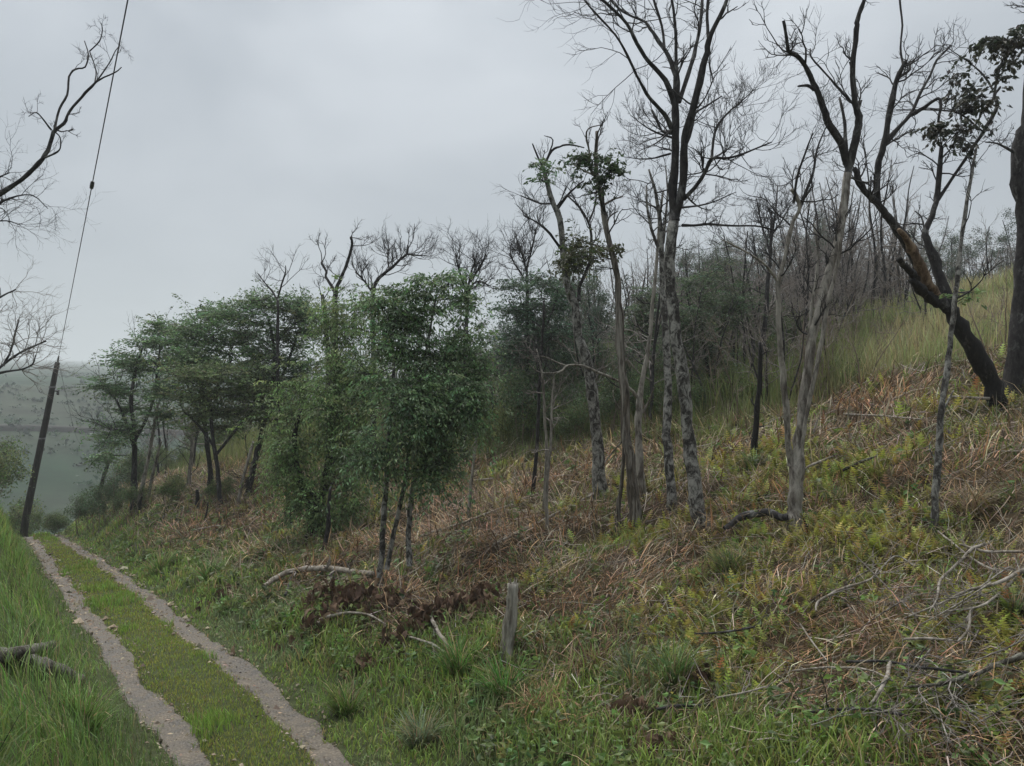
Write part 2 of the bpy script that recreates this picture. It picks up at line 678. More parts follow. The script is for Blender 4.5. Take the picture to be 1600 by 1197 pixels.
tag(obj('ground', mbg, gm), kind='structure')

# wheel tracks: bare earth lying in the two ruts
tm, tt, tb = new_mat('track_earth')
_tc = tt.nodes.new('ShaderNodeTexCoord')
_n1 = tt.nodes.new('ShaderNodeTexNoise')
_n1.inputs['Scale'].default_value = 4.5
_n1.inputs['Detail'].default_value = 9
_n1.inputs['Roughness'].default_value = 0.7
_v1 = tt.nodes.new('ShaderNodeTexVoronoi')
_v1.inputs['Scale'].default_value = 28
for _n in (_n1, _v1):
    tt.links.new(_tc.outputs['Object'], _n.inputs['Vector'])
_r1 = tt.nodes.new('ShaderNodeValToRGB')
_r1.color_ramp.elements[0].position = .35
_r1.color_ramp.elements[0].color = (.048, .039, .030, 1)
_r1.color_ramp.elements[1].position = .66
_r1.color_ramp.elements[1].color = (.205, .172, .132, 1)
tt.links.new(_n1.outputs['Fac'], _r1.inputs['Fac'])
_n1.inputs['Distortion'].default_value = .4
_r2 = tt.nodes.new('ShaderNodeMapRange')
_r2.inputs['From Max'].default_value = .5
_r2.inputs['To Min'].default_value = 1.2
_r2.inputs['To Max'].default_value = .72
tt.links.new(_v1.outputs['Distance'], _r2.inputs['Value'])
_m = tt.nodes.new('ShaderNodeVectorMath')
_m.operation = 'SCALE'
tt.links.new(_r1.outputs['Color'], _m.inputs[0])
tt.links.new(_r2.outputs[0], _m.inputs['Scale'])
tt.links.new(_m.outputs[0], tb.inputs['Base Color'])
_rr = tt.nodes.new('ShaderNodeMapRange')
_rr.inputs['From Min'].default_value = .35
_rr.inputs['From Max'].default_value = .6
_rr.inputs['To Min'].default_value = .35
_rr.inputs['To Max'].default_value = .85
tt.links.new(_n1.outputs['Fac'], _rr.inputs['Value'])
tt.links.new(_rr.outputs[0], tb.inputs['Roughness'])
_bp = tt.nodes.new('ShaderNodeBump')
_bp.inputs['Strength'].default_value = .7
_bp.inputs['Distance'].default_value = .03
tt.links.new(_v1.outputs['Distance'], _bp.inputs['Height'])
tt.links.new(_bp.outputs[0], tb.inputs['Normal'])


def track_half(s, seed):
    """half widths left and right of a rut's centre"""
    a = 0.06 + 0.26 * fbm(s * 1.3, s * 0 + seed, seed, 5)
    b = 0.06 + 0.26 * fbm(s * 1.3, s * 0 + seed + 5, seed + 2, 5)
    return a, b


for nm, c, seed in (('wheel_track', rut_l, 41), ('wheel_track', rut_r, 51)):
    ss = axis([(-8, 20, .09), (20, 47, .3)])
    a, b = track_half(ss, seed)
    u = np.linspace(-1, 1, 11)
    Lc = c(ss)
    LL = Lc[:, None] + np.where(u[None] < 0, u[None] * a[:, None], u[None] * b[:, None])
    SS = np.repeat(ss[:, None], 11, 1)
    x, y = to_xy(SS, LL)
    z = zt(x, y) + 0.034 * (1 - np.abs(u[None]) ** 6 * 1.8) + 0.02 * (fbm(x * 6, y * 6, 61, 2) - .5) * (1 - np.abs(u[None]))
    m_ = MB()
    i_ = (np.arange(len(ss) - 1)[:, None] * 11 + np.arange(10)[None])
    m_.add(np.stack([x, y, z], -1).reshape(-1, 3), quads=np.stack([i_, i_ + 1, i_ + 12, i_ + 11], -1)[..., ::-1].reshape(-1, 4))
    tag(obj(nm, m_, tm), kind='structure')

# a farm track cut across the far hill
m_ = MB()
fx = np.linspace(-260, 60, 90)
pp = []
for t_, L_ in zip(np.linspace(0, 1, 90), np.linspace(-70, 130, 90)):
    s_ = 199 - 12 * t_ + 2 * math.sin(t_ * 9)
    pp.append((s_, L_))
pp = np.array(pp)
for k in (0, 1):
    pass
x0, y0 = to_xy(pp[:, 0] - 2.2, pp[:, 1])
x1, y1 = to_xy(pp[:, 0] + 2.2, pp[:, 1])
va = np.stack([x0, y0, zt(x0, y0) + 1.0], 1)
vb = np.stack([x1, y1, zt(x1, y1) + 0.4], 1)
vc = np.stack([x0, y0, zt(x0, y0) - 1.0], 1)
n_ = len(va)
k_ = np.arange(n_ - 1)[:, None]
m_.add(np.concatenate([va, vb, vc]), quads=np.concatenate([k_ + np.array([[0, 1, n_ + 1, n_]]), k_ + np.array([[2 * n_, 2 * n_ + 1, 1, 0]])]))
tag(obj('far_track', m_, mat_plain('far_track_earth', (.045, .045, .04), .95, .3, .3)), kind='structure')

# ------------------------------------------------------------------ haze: the wet air that swallows the far hill
m_ = MB()
hx, hy0, hy1, hz0, hz1 = 3200.0, -1500.0, 3900.0, -42.0, 165.0
vv = np.array([[x, y, z] for z in (hz0, hz1) for y in (hy0, hy1) for x in (-hx, hx)])
m_.add(vv, quads=[[0, 2, 3, 1], [4, 5, 7, 6], [0, 1, 5, 4], [2, 6, 7, 3], [0, 4, 6, 2], [1, 3, 7, 5]])
hm = bpy.data.materials.new('haze_air')
hm.use_nodes = True
hm.node_tree.nodes.clear()
_o = hm.node_tree.nodes.new('ShaderNodeOutputMaterial')
_v = hm.node_tree.nodes.new('ShaderNodeVolumePrincipled')
_v.inputs['Color'].default_value = (.91, .95, .99, 1)
_v.inputs['Density'].default_value = 0.00085
hm.node_tree.links.new(_v.outputs[0], _o.inputs['Volume'])
tag(obj('haze', m_, hm, smooth=False), 'pale grey damp haze lying over the valley and the hillside', 'haze', kind='stuff')


# ------------------------------------------------------------------ trees
class Tree:
    """a tree whose main limbs are given as (px, py, width px) and stand at the distance of the ground under its foot"""

    def __init__(self, name, label, cat, base, bark, seed, group=None, D=None, twig='twig_dark', dmax=900):
        self.rng = np.random.default_rng(seed)
        p, d = ground_hit(base[0], base[1], dmax)
        if D is not None:
            d = D
            p = P(base[0], base[1], D)
            p[2] = float(zt(p[0], p[1]))
        self.p, self.D = p, d
        self.o = root(name, p, label, cat, group)
        self.bark, self.twig = bark, twig
        self.nodes = []              # (px, py, depth) along the limbs
        self.paths = []              # world polylines, radii
        self.tw = Twigs()
        self.lf = MB()
        self.tipsink = []

    def limb(self, path, dd=0.0, name='limb', sides=8, mat=None, m=3, rough=0.05, free=False, stub=False):
        """path of (px, py[, w]); dd: metres it leans away from the camera at its end"""
        path = [tuple(q) for q in path]
        w0 = path[0][2]
        ws, last = [], w0
        n = len(path)
        for k, q in enumerate(path):
            ws.append(q[2] if len(q) > 2 else None)
        if ws[-1] is None:
            ws[-1] = max(w0 * 0.4, 1.2)
        ks = [k for k in range(n) if ws[k] is not None]
        ws = np.interp(np.arange(n), ks, [ws[k] for k in ks])
        if name == 'trunk' or not self.nodes:
            d0 = self.D
        else:
            a = np.array(self.nodes)
            k = np.argmin((a[:, 0] - path[0][0]) ** 2 + (a[:, 1] - path[0][1]) ** 2)
            d0 = a[k, 2]
        t = np.linspace(0, 1, n)
        ds = d0 + dd * t
        raw = np.array([P(q[0], q[1], d) for q, d in zip(path, ds)])
        if name == 'trunk':
            foot = raw[0].copy()
            foot[2] = min(foot[2], float(zt(foot[0], foot[1]))) - 0.18
            raw = np.concatenate([[foot], raw])
            ws = np.concatenate([[ws[0] * 1.55], ws])
            ws[1] *= 1.12
            ds = np.concatenate([[ds[0]], ds])
            path = [path[0]] + path
        pts = spline(raw, m)
        rad = spline(np.stack([ws * ds / F * 0.5] * 3, 1), m)[:, 0] if len(ws) > 2 else np.linspace(ws[0], ws[-1], len(pts)) * d0 / F * .5
        jit = self.rng.normal(size=pts.shape) * (rad[:, None] * 0.10)
        jit[0] = 0
        pts = pts + jit
        mb = MB()
        limb_tube(mb, pts, np.maximum(rad, 0.003), sides, rough, self.rng)
        o = obj(name, mb, M[mat or self.bark], getattr(self, 'trunk', None) or self.o, self.p)
        if name == 'trunk':
            self.trunk = o
        for q, d in zip(path, ds):
            self.nodes.append((q[0], q[1], d))
        pp = spline(np.array([[q[0], q[1], d] for q, d in zip(path, ds)]), 4)
        self.nodes += [tuple(r) for r in pp]
        self.paths.append((pts, rad))
        return o

    def twigs(self, which, n, ln, lev=2, tmin=0.35, r=None, **kw):
        """n twig systems along the limbs numbered `which`"""
        rng = self.rng
        for k in which:
            pts, rad = self.paths[k]
            for _ in range(n):
                t = tmin + (1 - tmin) * rng.random()
                i = min(int(t * (len(pts) - 1)), len(pts) - 2)
                f = t * (len(pts) - 1) - i
                q = pts[i] * (1 - f) + pts[i + 1] * f
                ax = (pts[i + 1] - pts[i])
                ax = ax / max(np.linalg.norm(ax), 1e-6)
                d = ax * 0.7 + rng.normal(size=3) * 0.75
                d[2] += 0.15
                d = d / np.linalg.norm(d)
                rr = r or max(min(rad[i] * 0.45, 0.016), 0.004)
                grow(self.tw, rng, q, d, ln * rng.uniform(0.5, 1.2), rr, lev, **kw)

    def end_twigs(self, which, n, ln, lev=2, r=None, **kw):
        for k in which:
            pts, rad = self.paths[k]
            ax = pts[-1] - pts[-2]
            ax = ax / np.linalg.norm(ax)
            for _ in range(n):
                d = ax + self.rng.normal(size=3) * 0.45
                grow(self.tw, self.rng, pts[-1], d / np.linalg.norm(d), ln * self.rng.uniform(.6, 1.1), r or max(rad[-1] * .8, .004), lev, **kw)

    def sprays(self, blobs, n, leaf, per, col, flat=0.45, srad=0.30, dd=None, branch=True, droop=0.3, amt=.28, width=.42):
        """leafy sprays filling ellipsoids (px, py, rx px, ry px[, depth offset m]) and joined to the limbs by branchlets"""
        rng = self.rng
        sub = []
        for b in blobs:
            for _ in range(4):
                u_ = norm(rng.normal(size=3)) * rng.random() ** .5 * .85
                f_ = rng.uniform(.26, .52)
                w_ = b[2] * self.D / F
                sub.append((b[0] + u_[0] * b[2], b[1] + u_[1] * b[3], b[2] * f_, b[3] * f_ * rng.uniform(.8, 1.2), (b[4] if len(b) > 4 else 0) + u_[2] * w_ * .8))
        blobs = sub
        area = np.array([b[2] * b[3] for b in blobs], float) * rng.uniform(.4, 1.6, len(blobs))
        cnt = rng.multinomial(n, area / area.sum())
        allp = np.concatenate([p_ for p_, _ in self.paths]) if self.paths else np.array([self.p])
        for b, c in zip(blobs, cnt):
            dep = self.D + (b[4] if len(b) > 4 else 0)
            ctr = P(b[0], b[1], dep)
            ex, ez = b[2] * dep / F, b[3] * dep / F
            ey = ex * 0.9
            u = rng.normal(size=(c, 3)) * np.where(rng.random((c, 1)) < .18, 1.35, .66)
            q = ctr + u * np.array([[ex, ey, ez]])
            if branch and c:
                # one branch to the blob, branchlets to the sprays
                k = np.argmin(((allp - ctr) ** 2).sum(1) - allp[:, 2] * 0.0 + np.maximum(allp[:, 2] - ctr[2], 0) * 3)
                st = allp[k]
                mid = st * .5 + ctr * .5 + rng.normal(size=3) * ex * .15
                pl = spline([st, mid, ctr], 4)
                rr = max(0.008, ex * 0.022)
                self.tw.put(pl, np.linspace(rr, rr * .45, len(pl)), 5)
                for q_ in q[::2]:
                    i = rng.integers(4, len(pl))
                    m1 = pl[i] * .45 + q_ * .55 + rng.normal(size=3) * ex * .06
                    m1[2] += ez * .06
                    self.tw.put(np.stack([pl[i], m1, q_]), np.array([rr * .4, rr * .28, .0025]), 3)
            if not c:
                continue
            # each spray is a drooping leafy shoot
            sl = srad * 2.2 * rng.uniform(.55, 1.35, c)
            az = rng.uniform(0, 2 * math.pi, c)
            out_ = norm(np.stack([np.cos(az), np.sin(az), rng.normal(.15, .3, c)], 1) + u * .5)
            m = 5
            tt_ = np.linspace(0, 1, m)
            sh = q[:, None, :] + out_[:, None, :] * (sl[:, None] * (tt_[None] - .35))[..., None]
            sh[:, :, 2] -= droop * sl[:, None] * tt_[None] ** 2 * (1 if flat > .32 else .6)
            for k_ in range(0, c, 3):
                self.tw.put(sh[k_], np.linspace(.0042, .0018, m) * max(1, self.D / 14), 3)
            lp = rng.integers(int(per * .6), int(per * 1.4) + 1, c)
            idx = np.repeat(np.arange(c), lp)
            nn = len(idx)
            tl = rng.random(nn) ** .85
            k0 = np.minimum((tl * (m - 1)).astype(int), m - 2)
            fr = (tl * (m - 1) - k0)[:, None]
            base = sh[idx, k0] * (1 - fr) + sh[idx, k0 + 1] * fr
            along = norm(sh[idx, k0 + 1] - sh[idx, k0])
            side = norm(np.cross(along, np.array([[0, 0, 1.0]])) + 1e-6) * np.where(rng.random((nn, 1)) < .5, 1, -1)
            spread = sl[idx][:, None] * .26 * (1.15 - tl[:, None] * .6) * rng.random((nn, 1)) ** .7
            pos = base + side * spread + rng.normal(size=(nn, 3)) * srad * np.array([[.10, .10, .10 * max(flat, .3)]])
            d = along * .7 + side * .8 + rng.normal(size=(nn, 3)) * .35
            d[:, 2] -= droop * .9
            cb = vary(col, c, .24, .08, rng)
            leaves(self.lf, pos, d, leaf * rng.uniform(.55, 1.4, nn), vary(cb[idx], nn, amt, .06, rng), width, .12, rng)

    def done(self, leafmat='leaf'):
        mb = MB()
        self.tw.build(mb)
        if mb.n:
            tag(obj('twigs', mb, M[self.twig], self.o, self.p), kind='stuff')
        if self.lf.n:
            tag(obj('foliage', self.lf, M[leafmat], self.o, self.p, smooth=False), kind='stuff')
        return self.o


GREEN = (.060, .092, .044)
GREEN_B = (.140, .215, .104)
GREEN_L = (.175, .255, .100)
OLIVE = (.070, .082, .038)

# A: tall dead tree with two stems
t = Tree('dead_tree', 'tall bare dead tree with mottled trunk forking into two tall dark stems', 'tree', (1095, 822), 'bark_dark', 101)
DA = t.D
t.limb([(1095, 822, 25), (1086, 760, 22), (1077, 690, 21), (1069, 610, 20), (1057, 530, 19), (1047, 450, 18), (1047, 390, 17), (1054, 345, 17)], .3, 'trunk', 12, 'bark_mottled', rough=.04)
t.limb([(1054, 345, 16), (1052, 290, 14), (1055, 230, 13), (1056, 180, 12), (1057, 130, 11), (1056, 95, 6), (1056, 50, 5), (1050, 0, 4), (1042, -60, 3)], .2)
t.limb([(1054, 345, 15), (1065, 300, 13), (1069, 240, 13), (1073, 205, 12), (1086, 160, 12), (1096, 115, 11), (1104, 82, 11), (1110, 55, 8), (1124, 28, 7), (1138, -5, 6), (1160, -70, 4)], -.4)
t.limb([(1054, 165, 9), (1040, 125, 8), (1015, 98, 7), (995, 68, 6), (980, 38, 5), (955, 12, 5), (930, -10, 4), (890, -50, 3)], -.8)
t.limb([(1056, 118, 8), (1045, 88, 7), (1030, 66, 6), (1016, 45, 5), (1004, 32, 4), (980, 22, 4), (958, 5, 3), (935, -25, 2)], .9)
t.limb([(1038, 74, 5), (1034, 40, 4), (1020, -5, 4), (1008, -60, 2)], .3)
t.limb([(1052, 208, 8), (1043, 186, 7), (1025, 164, 6), (1010, 146, 5), (995, 118, 4), (980, 86, 4), (962, 55, 3), (930, 20, 3), (905, -10, 2)], -1.2)
t.limb([(1061, 160, 7), (1080, 100, 7), (1090, 62, 6), (1096, 20, 5), (1098, -10, 5), (1104, -70, 3)], .8)
t.limb([(1107, 62, 6), (1105, 30, 5), (1107, -5, 5), (1112, -60, 3)], .2)
t.limb([(1068, 312, 7), (1085, 294, 6), (1101, 270, 6), (1112, 248, 5), (1140, 247, 4), (1172, 236, 3), (1206, 222, 2)], -.6)
t.limb([(1112, 248, 4), (1117, 206, 4), (1134, 180, 3), (1160, 157, 2), (1178, 140, 1.5)], .5)
t.limb([(1066, 352, 5), (1085, 352, 4), (1108, 350, 4), (1145, 353, 3), (1180, 353, 3), (1212, 360, 2)], .5)
t.limb([(1071, 226, 6), (1080, 205, 5), (1086, 178, 4), (1105, 165, 3), (1128, 150, 2)], .5)
t.limb([(1052, 208, 6), (1035, 205, 4), (1018, 172, 3)], .3)
t.twigs([9, 10], 26, .55, 2, .2, up=.16, kids=(3, 5))
t.twigs([12], 10, .5, 2, .2)
t.twigs([1, 13], 8, .6, 2, .2)
t.twigs([3, 4, 6], 10, .75, 2, .45, up=.06)
t.end_twigs([3, 4, 6, 5, 7], 3, .8, 2)
t.twigs([2, 5, 7, 8], 5, .6, 2, .35)
t.twigs([11], 8, .4, 1, .3)
for (a, b) in (((1052, 200), (1000, 235)), ((1050, 215), (985, 180)), ((1048, 240), (975, 245)), ((1066, 300), (1110, 330)), ((1062, 325), (1150, 300))):
    t.limb([(a[0], a[1], 4), ((a[0] + b[0]) / 2, (a[1] + b[1]) / 2 + 6, 2.5), (b[0], b[1], 1.2)], t.rng.uniform(-.8, .8), sides=5)
    t.twigs([len(t.paths) - 1], 9, .42, 2, .3, up=.12)
t.done()

# B: slim pale companion
t = Tree('slim_tree', 'slender pale lichened tree standing against the tall forked dead tree', 'tree', (1052, 808), 'bark_mottled', 102)
t.limb([(1052, 808, 16), (1046, 740, 15), (1042, 680, 14), (1044, 600, 12), (1042, 540, 11), (1037, 470, 10), (1034, 410, 8), (1032, 350, 7), (1024, 300, 5), (1014, 265, 3)], .9, 'trunk', 10, rough=.03)
t.limb([(1034, 400, 6), (1022, 370, 5), (1012, 330, 4), (1010, 290, 3)], .3)
t.limb([(1036, 380, 5), (1040, 340, 4), (1043, 300, 3), (1040, 260, 2)], .5)
t.limb([(1034, 330, 4), (1020, 322, 3), (1010, 318, 2)], .2)
t.twigs([0], 5, .55, 2, .75)
t.twigs([1, 2, 3], 7, .5, 2, .3, up=.1)
t.done()

# C: shaggy tree, with a stub of a stem beside it
t = Tree('dead_tree', 'leaning dead tree with shaggy stringy bark and small leaf tuft at top', 'tree', (993, 828), 'bark_shaggy', 103)
t.limb([(993, 828, 21), (990, 780, 18), (986, 730, 16), (978, 680, 15), (976, 620, 14), (971, 560, 13), (967, 490, 12), (965, 436, 10), (955, 390, 9), (946, 348, 8), (940, 309, 8), (933, 279, 7), (931, 240, 6), (933, 205, 5)], .5, 'trunk', 10, rough=.08)
t.limb([(933, 280, 5), (922, 262, 4), (921, 238, 3), (916, 212, 3), (921, 200, 2), (940, 195, 1.5)], -.3)
t.limb([(944, 320, 4), (958, 312, 3), (973, 307, 2)], .3)
t.limb([(933, 276, 3), (915, 268, 3), (897, 258, 2)], .4)
t.limb([(948, 355, 3), (952, 340, 2.5), (965, 330, 2)], -.3)
t.limb([(958, 395, 5), (938, 386, 3), (915, 378, 2), (895, 370, 1.5)], .6)
t.sprays([(905, 250, 24, 12, .2), (935, 247, 30, 14), (958, 262, 20, 9, -.2), (945, 280, 22, 10, .1)], 60, .085, 16, GREEN, .5, .16, droop=.3)
t.sprays([(915, 385, 50, 26, .4), (900, 405, 30, 22, .3), (968, 388, 14, 8, 0)], 70, .075, 16, OLIVE, .5, .17)
t.twigs([0], 6, .5, 2, .55)
t.twigs([1, 2, 4, 5], 6, .4, 2, .2)
t.done()

t = Tree('dead_sapling', 'thin dark broken stem beside the shaggy dead tree', 'sapling', (965, 832), 'bark_shaggy', 104)
t.limb([(965, 832, 9), (966, 790, 8), (969, 770, 7), (974, 720, 6), (976, 660, 6), (978, 610, 5), (970, 560, 4), (965, 530, 3)], .2, 'trunk', 7)
t.limb([(972, 690, 3), (950, 715, 2), (944, 725, 1.5)], -.2, sides=5)
t.limb([(976, 650, 3), (960, 625, 2), (958, 610, 1.2)], .2, sides=5)
t.twigs([0], 4, .35, 1, .5)
t.done()

# C2: stem with arching pale limb
t = Tree('dead_tree', 'grey peeling dead tree with a long pale limb arching to one side', 'tree', (1004, 792), 'bark_pale', 105)
t.limb([(1004, 792, 14), (1001, 730, 13), (998, 680, 12), (998, 640, 11), (1003, 600, 8), (1010, 560, 7), (1016, 520, 6), (1020, 470, 6), (1026, 410, 5), (1030, 350, 4), (1036, 300, 3)], .4, 'trunk', 8)
t.limb([(999, 625, 5), (985, 608, 5), (965, 595, 4.5), (940, 584, 4), (915, 573, 4), (900, 570, 3.5), (885, 572, 3.5), (877, 580, 3), (860, 583, 2.5), (840, 580, 2), (826, 568, 1.5)], -.9, sides=6)
t.limb([(885, 572, 3), (868, 565, 2.5), (852, 558, 2), (838, 556, 1.5)], -.2, sides=5)
t.limb([(1004, 645, 4), (1015, 625, 3), (1022, 605, 2)], -.2, sides=5)
t.twigs([1, 2], 9, .35, 2, .55, up=.05)
t.twigs([0], 8, .5, 2, .5)
t.done()

# D: mossy dark tree with several leaning stems
t = Tree('dead_tree', 'dark mossy tree with crooked stem and tufts of leaves at broken top', 'tree', (938, 782), 'bark_dark', 106)
t.limb([(938, 782, 23), (936, 735, 20), (931, 670, 18), (925, 610, 17), (915, 555, 15), (904, 526, 14), (898, 478, 13), (886, 445, 12), (880, 397, 10), (874, 342, 9), (862, 312, 8), (853, 279, 7), (847, 255, 5)], .3, 'trunk', 10, 'bark_mottled')
t.limb([(849, 262, 4), (841, 247, 3), (832, 224, 2)], -.2)
t.limb([(850, 258, 5), (862, 236, 4), (875, 229, 3), (890, 226, 3), (913, 231, 2)], .3)
t.limb([(855, 248, 3), (864, 219, 2), (850, 212, 1)], .1)
t.limb([(871, 326, 5), (886, 306, 4), (900, 292, 3), (912, 283, 2)], -.4)
t.limb([(880, 394, 5), (860, 366, 4), (838, 347, 3), (818, 337, 2)], -.5)
t.limb([(904, 470, 7), (906, 448, 6), (921, 410, 5), (924, 368, 4), (917, 342, 4), (900, 318, 3), (885, 305, 2)], .5)
t.limb([(919, 350, 3), (930, 320, 3), (931, 290, 2)], .3)
t.limb([(866, 318, 3), (845, 318, 2.5), (814, 306, 2)], .2)
t.sprays([(843, 258, 12, 8), (842, 278, 12, 8, .1), (862, 265, 12, 14, -.1)], 22, .08, 14, GREEN_B, .5, .14)
t.sprays([(905, 400, 30, 20), (890, 420, 28, 22, .3), (925, 395, 40, 16, .4)], 60, .075, 15, OLIVE, .5, .17)
t.twigs([5, 6, 8], 10, .5, 2, .3, up=.1)
t.twigs([0, 4, 7], 6, .45, 2, .6)
t.done()

# F, G: thin saplings
for k, (bs, path, lab, bark) in enumerate([
    ((849, 812), [(849, 812, 6), (852, 760, 6), (854, 700, 5), (851, 650, 5), (849, 610, 4), (845, 570, 3), (838, 545, 2)], 'very thin pale sapling with a fan of bare twigs, left of its twin', 'bark_pale'),
    ((855, 838), [(855, 838, 6), (854, 790, 5), (857, 730, 5), (861, 680, 4), (862, 630, 3), (866, 590, 2)], 'very thin pale sapling growing crossed with a twin stem', 'bark_pale'),
    ((833, 770), [(833, 770, 7), (838, 710, 6), (841, 650, 6), (844, 590, 5), (848, 520, 4), (850, 470, 3)], 'thin dark straight sapling behind the twin pale saplings', 'bark_dark'),
    ((730, 815), [(730, 815, 6), (735, 770, 6), (740, 720, 5), (744, 685, 5), (746, 640, 4), (742, 600, 3)], 'thin pale leaning sapling right of the leafy green tree', 'bark_pale'),
    ((1176, 722), [(1176, 722, 11), (1179, 690, 10), (1182, 650, 9), (1186, 610, 8), (1188, 570, 7), (1187, 535, 5)], 'charred black pole-like sapling rising from a grass tussock', 'bark_charred'),
    ((445, 830), [(445, 830, 4), (447, 800, 4), (449, 770, 3), (448, 755, 2)], 'short thin twin stick standing left of the leafy tree trunk', 'bark_dark'),
    ((455, 826), [(455, 826, 4), (453, 795, 3), (452, 765, 2)], 'second short thin stick standing by the leafy tree trunk', 'bark_dark'),
    ((505, 872), [(505, 872, 9), (509, 845, 8), (513, 815, 7), (514, 785, 6), (517, 760, 4)], 'short crooked dark sapling in front of the thick leafy tree trunk', 'bark_dark'),
]):
    t = Tree('sapling', lab, 'sapling', bs, bark, 200 + k, twig='twig_grey' if bark == 'bark_pale' else 'twig_dark')
    t.limb(path, t.rng.uniform(-.2, .2), 'trunk', 6)
    if k < 5 and k != 4:
        t.twigs([0], 9, .5, 2, .55, up=.08)
    elif k == 4:
        t.twigs([0], 6, .25, 1, .3)
    t.done()

# H: split pale trunk with several tall stems ending in dark broken limbs
t = Tree('dead_tree', 'split pale trunk with tall ribbed stems ending in dark broken limbs', 'tree', (1240, 826), 'bark_shaggy', 107)
t.limb([(1240, 826, 25), (1241, 795, 23), (1243, 760, 22), (1245, 725, 22), (1248, 690, 16), (1254, 646, 15), (1263, 571, 14), (1273, 510, 13), (1285, 462, 13), (1297, 420, 13), (1308, 384, 12), (1315, 345, 13), (1320, 315, 12), (1325, 270, 12)], .4, 'trunk', 12, 'bark_pale', rough=.07)
t.limb([(1236, 728, 11), (1231, 690, 10), (1229, 640, 10), (1225, 600, 10), (1219, 541, 9), (1216, 480, 8), (1217, 440, 8), (1226, 405, 7), (1233, 370, 7), (1240, 345, 6), (1250, 325, 6), (1243, 305, 7), (1236, 296, 6)], -.3, mat='bark_pale')
t.limb([(1250, 735, 8), (1254, 690, 7), (1262, 640, 7), (1272, 590, 7), (1284, 530, 7), (1292, 480, 7), (1302, 440, 6), (1310, 405, 6), (1314, 370, 5)], -.2, mat='bark_pale')
t.limb([(1240, 730, 7), (1246, 690, 6), (1253, 620, 6), (1262, 540, 5), (1268, 480, 5), (1275, 440, 5), (1278, 390, 4), (1272, 350, 4)], .3, mat='bark_pale')
t.limb([(1325, 270, 12), (1331, 245, 12), (1339, 206, 12), (1342, 182, 11), (1336, 159, 9), (1332, 119, 9), (1335, 77, 8), (1339, 45, 8), (1340, 30, 7), (1350, 2, 6), (1362, -40, 4)], -.3, mat='bark_dark', sides=9)
t.limb([(1325, 262, 10), (1314, 224, 11), (1296, 195, 11), (1286, 168, 10), (1275, 138, 9), (1263, 111, 8), (1249, 90, 7), (1232, 79, 6), (1229, 58, 5), (1224, 32, 5)], -.7, mat='bark_dark', sides=9)
t.limb([(1272, 140, 6), (1262, 134, 5), (1247, 135, 3)], -.1, mat='bark_dark')
t.limb([(1323, 245, 6), (1321, 215, 6), (1319, 185, 5), (1312, 153, 4)], .3, mat='bark_dark')
t.limb([(1335, 165, 5), (1340, 172, 5), (1346, 157, 3)], .0, mat='bark_dark')
t.limb([(1331, 160, 4), (1312, 140, 4), (1290, 115, 3), (1268, 90, 3), (1266, 76, 2)], .3, mat='bark_dark', sides=6)
t.limb([(1331, 118, 4), (1329, 100, 3), (1327, 98, 3)], 0, mat='bark_dark', sides=6)
t.limb([(1250, 325, 5), (1259, 300, 5), (1271, 268, 4), (1276, 235, 3), (1288, 205, 2), (1297, 185, 2)], .4, mat='bark_dark', sides=6)
t.limb([(1240, 318, 4), (1245, 280, 4), (1258, 240, 3), (1270, 208, 2)], -.3, mat='bark_dark', sides=6)
t.limb([(1216, 440, 5), (1200, 418, 4), (1180, 402, 3), (1150, 385, 3), (1128, 375, 2)], -.4, mat='bark_pale', sides=6)
t.twigs([11, 12, 9], 9, .55, 2, .3, up=.1)
t.twigs([5], 6, .55, 2, .3)
t.twigs([4], 6, .5, 2, .3)
t.twigs([1, 3, 13], 7, .5, 2, .5)
t.twigs([0], 10, .6, 2, .5)
t.done()

# J: leaning charred tree
t = Tree('dead_tree', 'leaning black tree with split brown heartwood and drooping leaf clusters', 'tree', (1553, 645), 'bark_dark', 108)
t.limb([(1556, 648, 30), (1554, 615, 27), (1543, 585, 26), (1524, 553, 25), (1505, 520, 24), (1487, 488, 22), (1470, 470, 20)], -.2, 'trunk', 12, 'bark_charred', rough=.06)
t.limb([(1478, 478, 22), (1462, 462, 20), (1448, 445, 20), (1436, 420, 19), (1426, 395, 17), (1412, 372, 15), (1396, 350, 13), (1384, 335, 12), (1370, 316, 12), (1355, 302, 11), (1343, 285, 10), (1335, 262, 8)], -.5, mat='bark_dark', sides=12, rough=.08)
t.limb([(1468, 466, 11), (1452, 446, 15), (1440, 422, 15), (1430, 398, 14), (1416, 374, 11), (1404, 358, 7)], -.62, name='heartwood', mat='bark_split', sides=10, rough=.1)
t.limb([(1466, 474, 20), (1450, 462, 16), (1436, 449, 14), (1425, 438, 10)], -.5, mat='bark_charred', sides=9, rough=.15)
t.limb([(1428, 430, 11), (1416, 418, 9), (1404, 404, 8)], -.3, mat='bark_charred', sides=9, rough=.12)
t.limb([(1372, 318, 10), (1370, 285, 10), (1375, 250, 10), (1384, 210, 9), (1392, 168, 10), (1399, 132, 8), (1408, 108, 7), (1416, 94, 5)], -.2)
t.limb([(1411, 100, 4), (1407, 75, 3), (1410, 40, 3), (1406, 0, 3), (1404, -50, 2)], .2)
t.limb([(1405, 120, 4), (1418, 112, 4), (1422, 106, 4), (1420, 96, 3)], .2)
t.limb([(1383, 226, 8), (1400, 203, 7), (1422, 180, 6), (1436, 150, 5), (1453, 119, 4), (1464, 94, 4), (1485, 72, 3)], .3)
t.limb([(1423, 180, 6), (1444, 168, 6), (1455, 160, 5), (1466, 154, 5), (1470, 162, 5), (1466, 190, 4)], -.3)
t.limb([(1487, 485, 20), (1473, 450, 17), (1462, 410, 15), (1450, 378, 12), (1446, 362, 10), (1456, 336, 9), (1464, 314, 8)], .4)
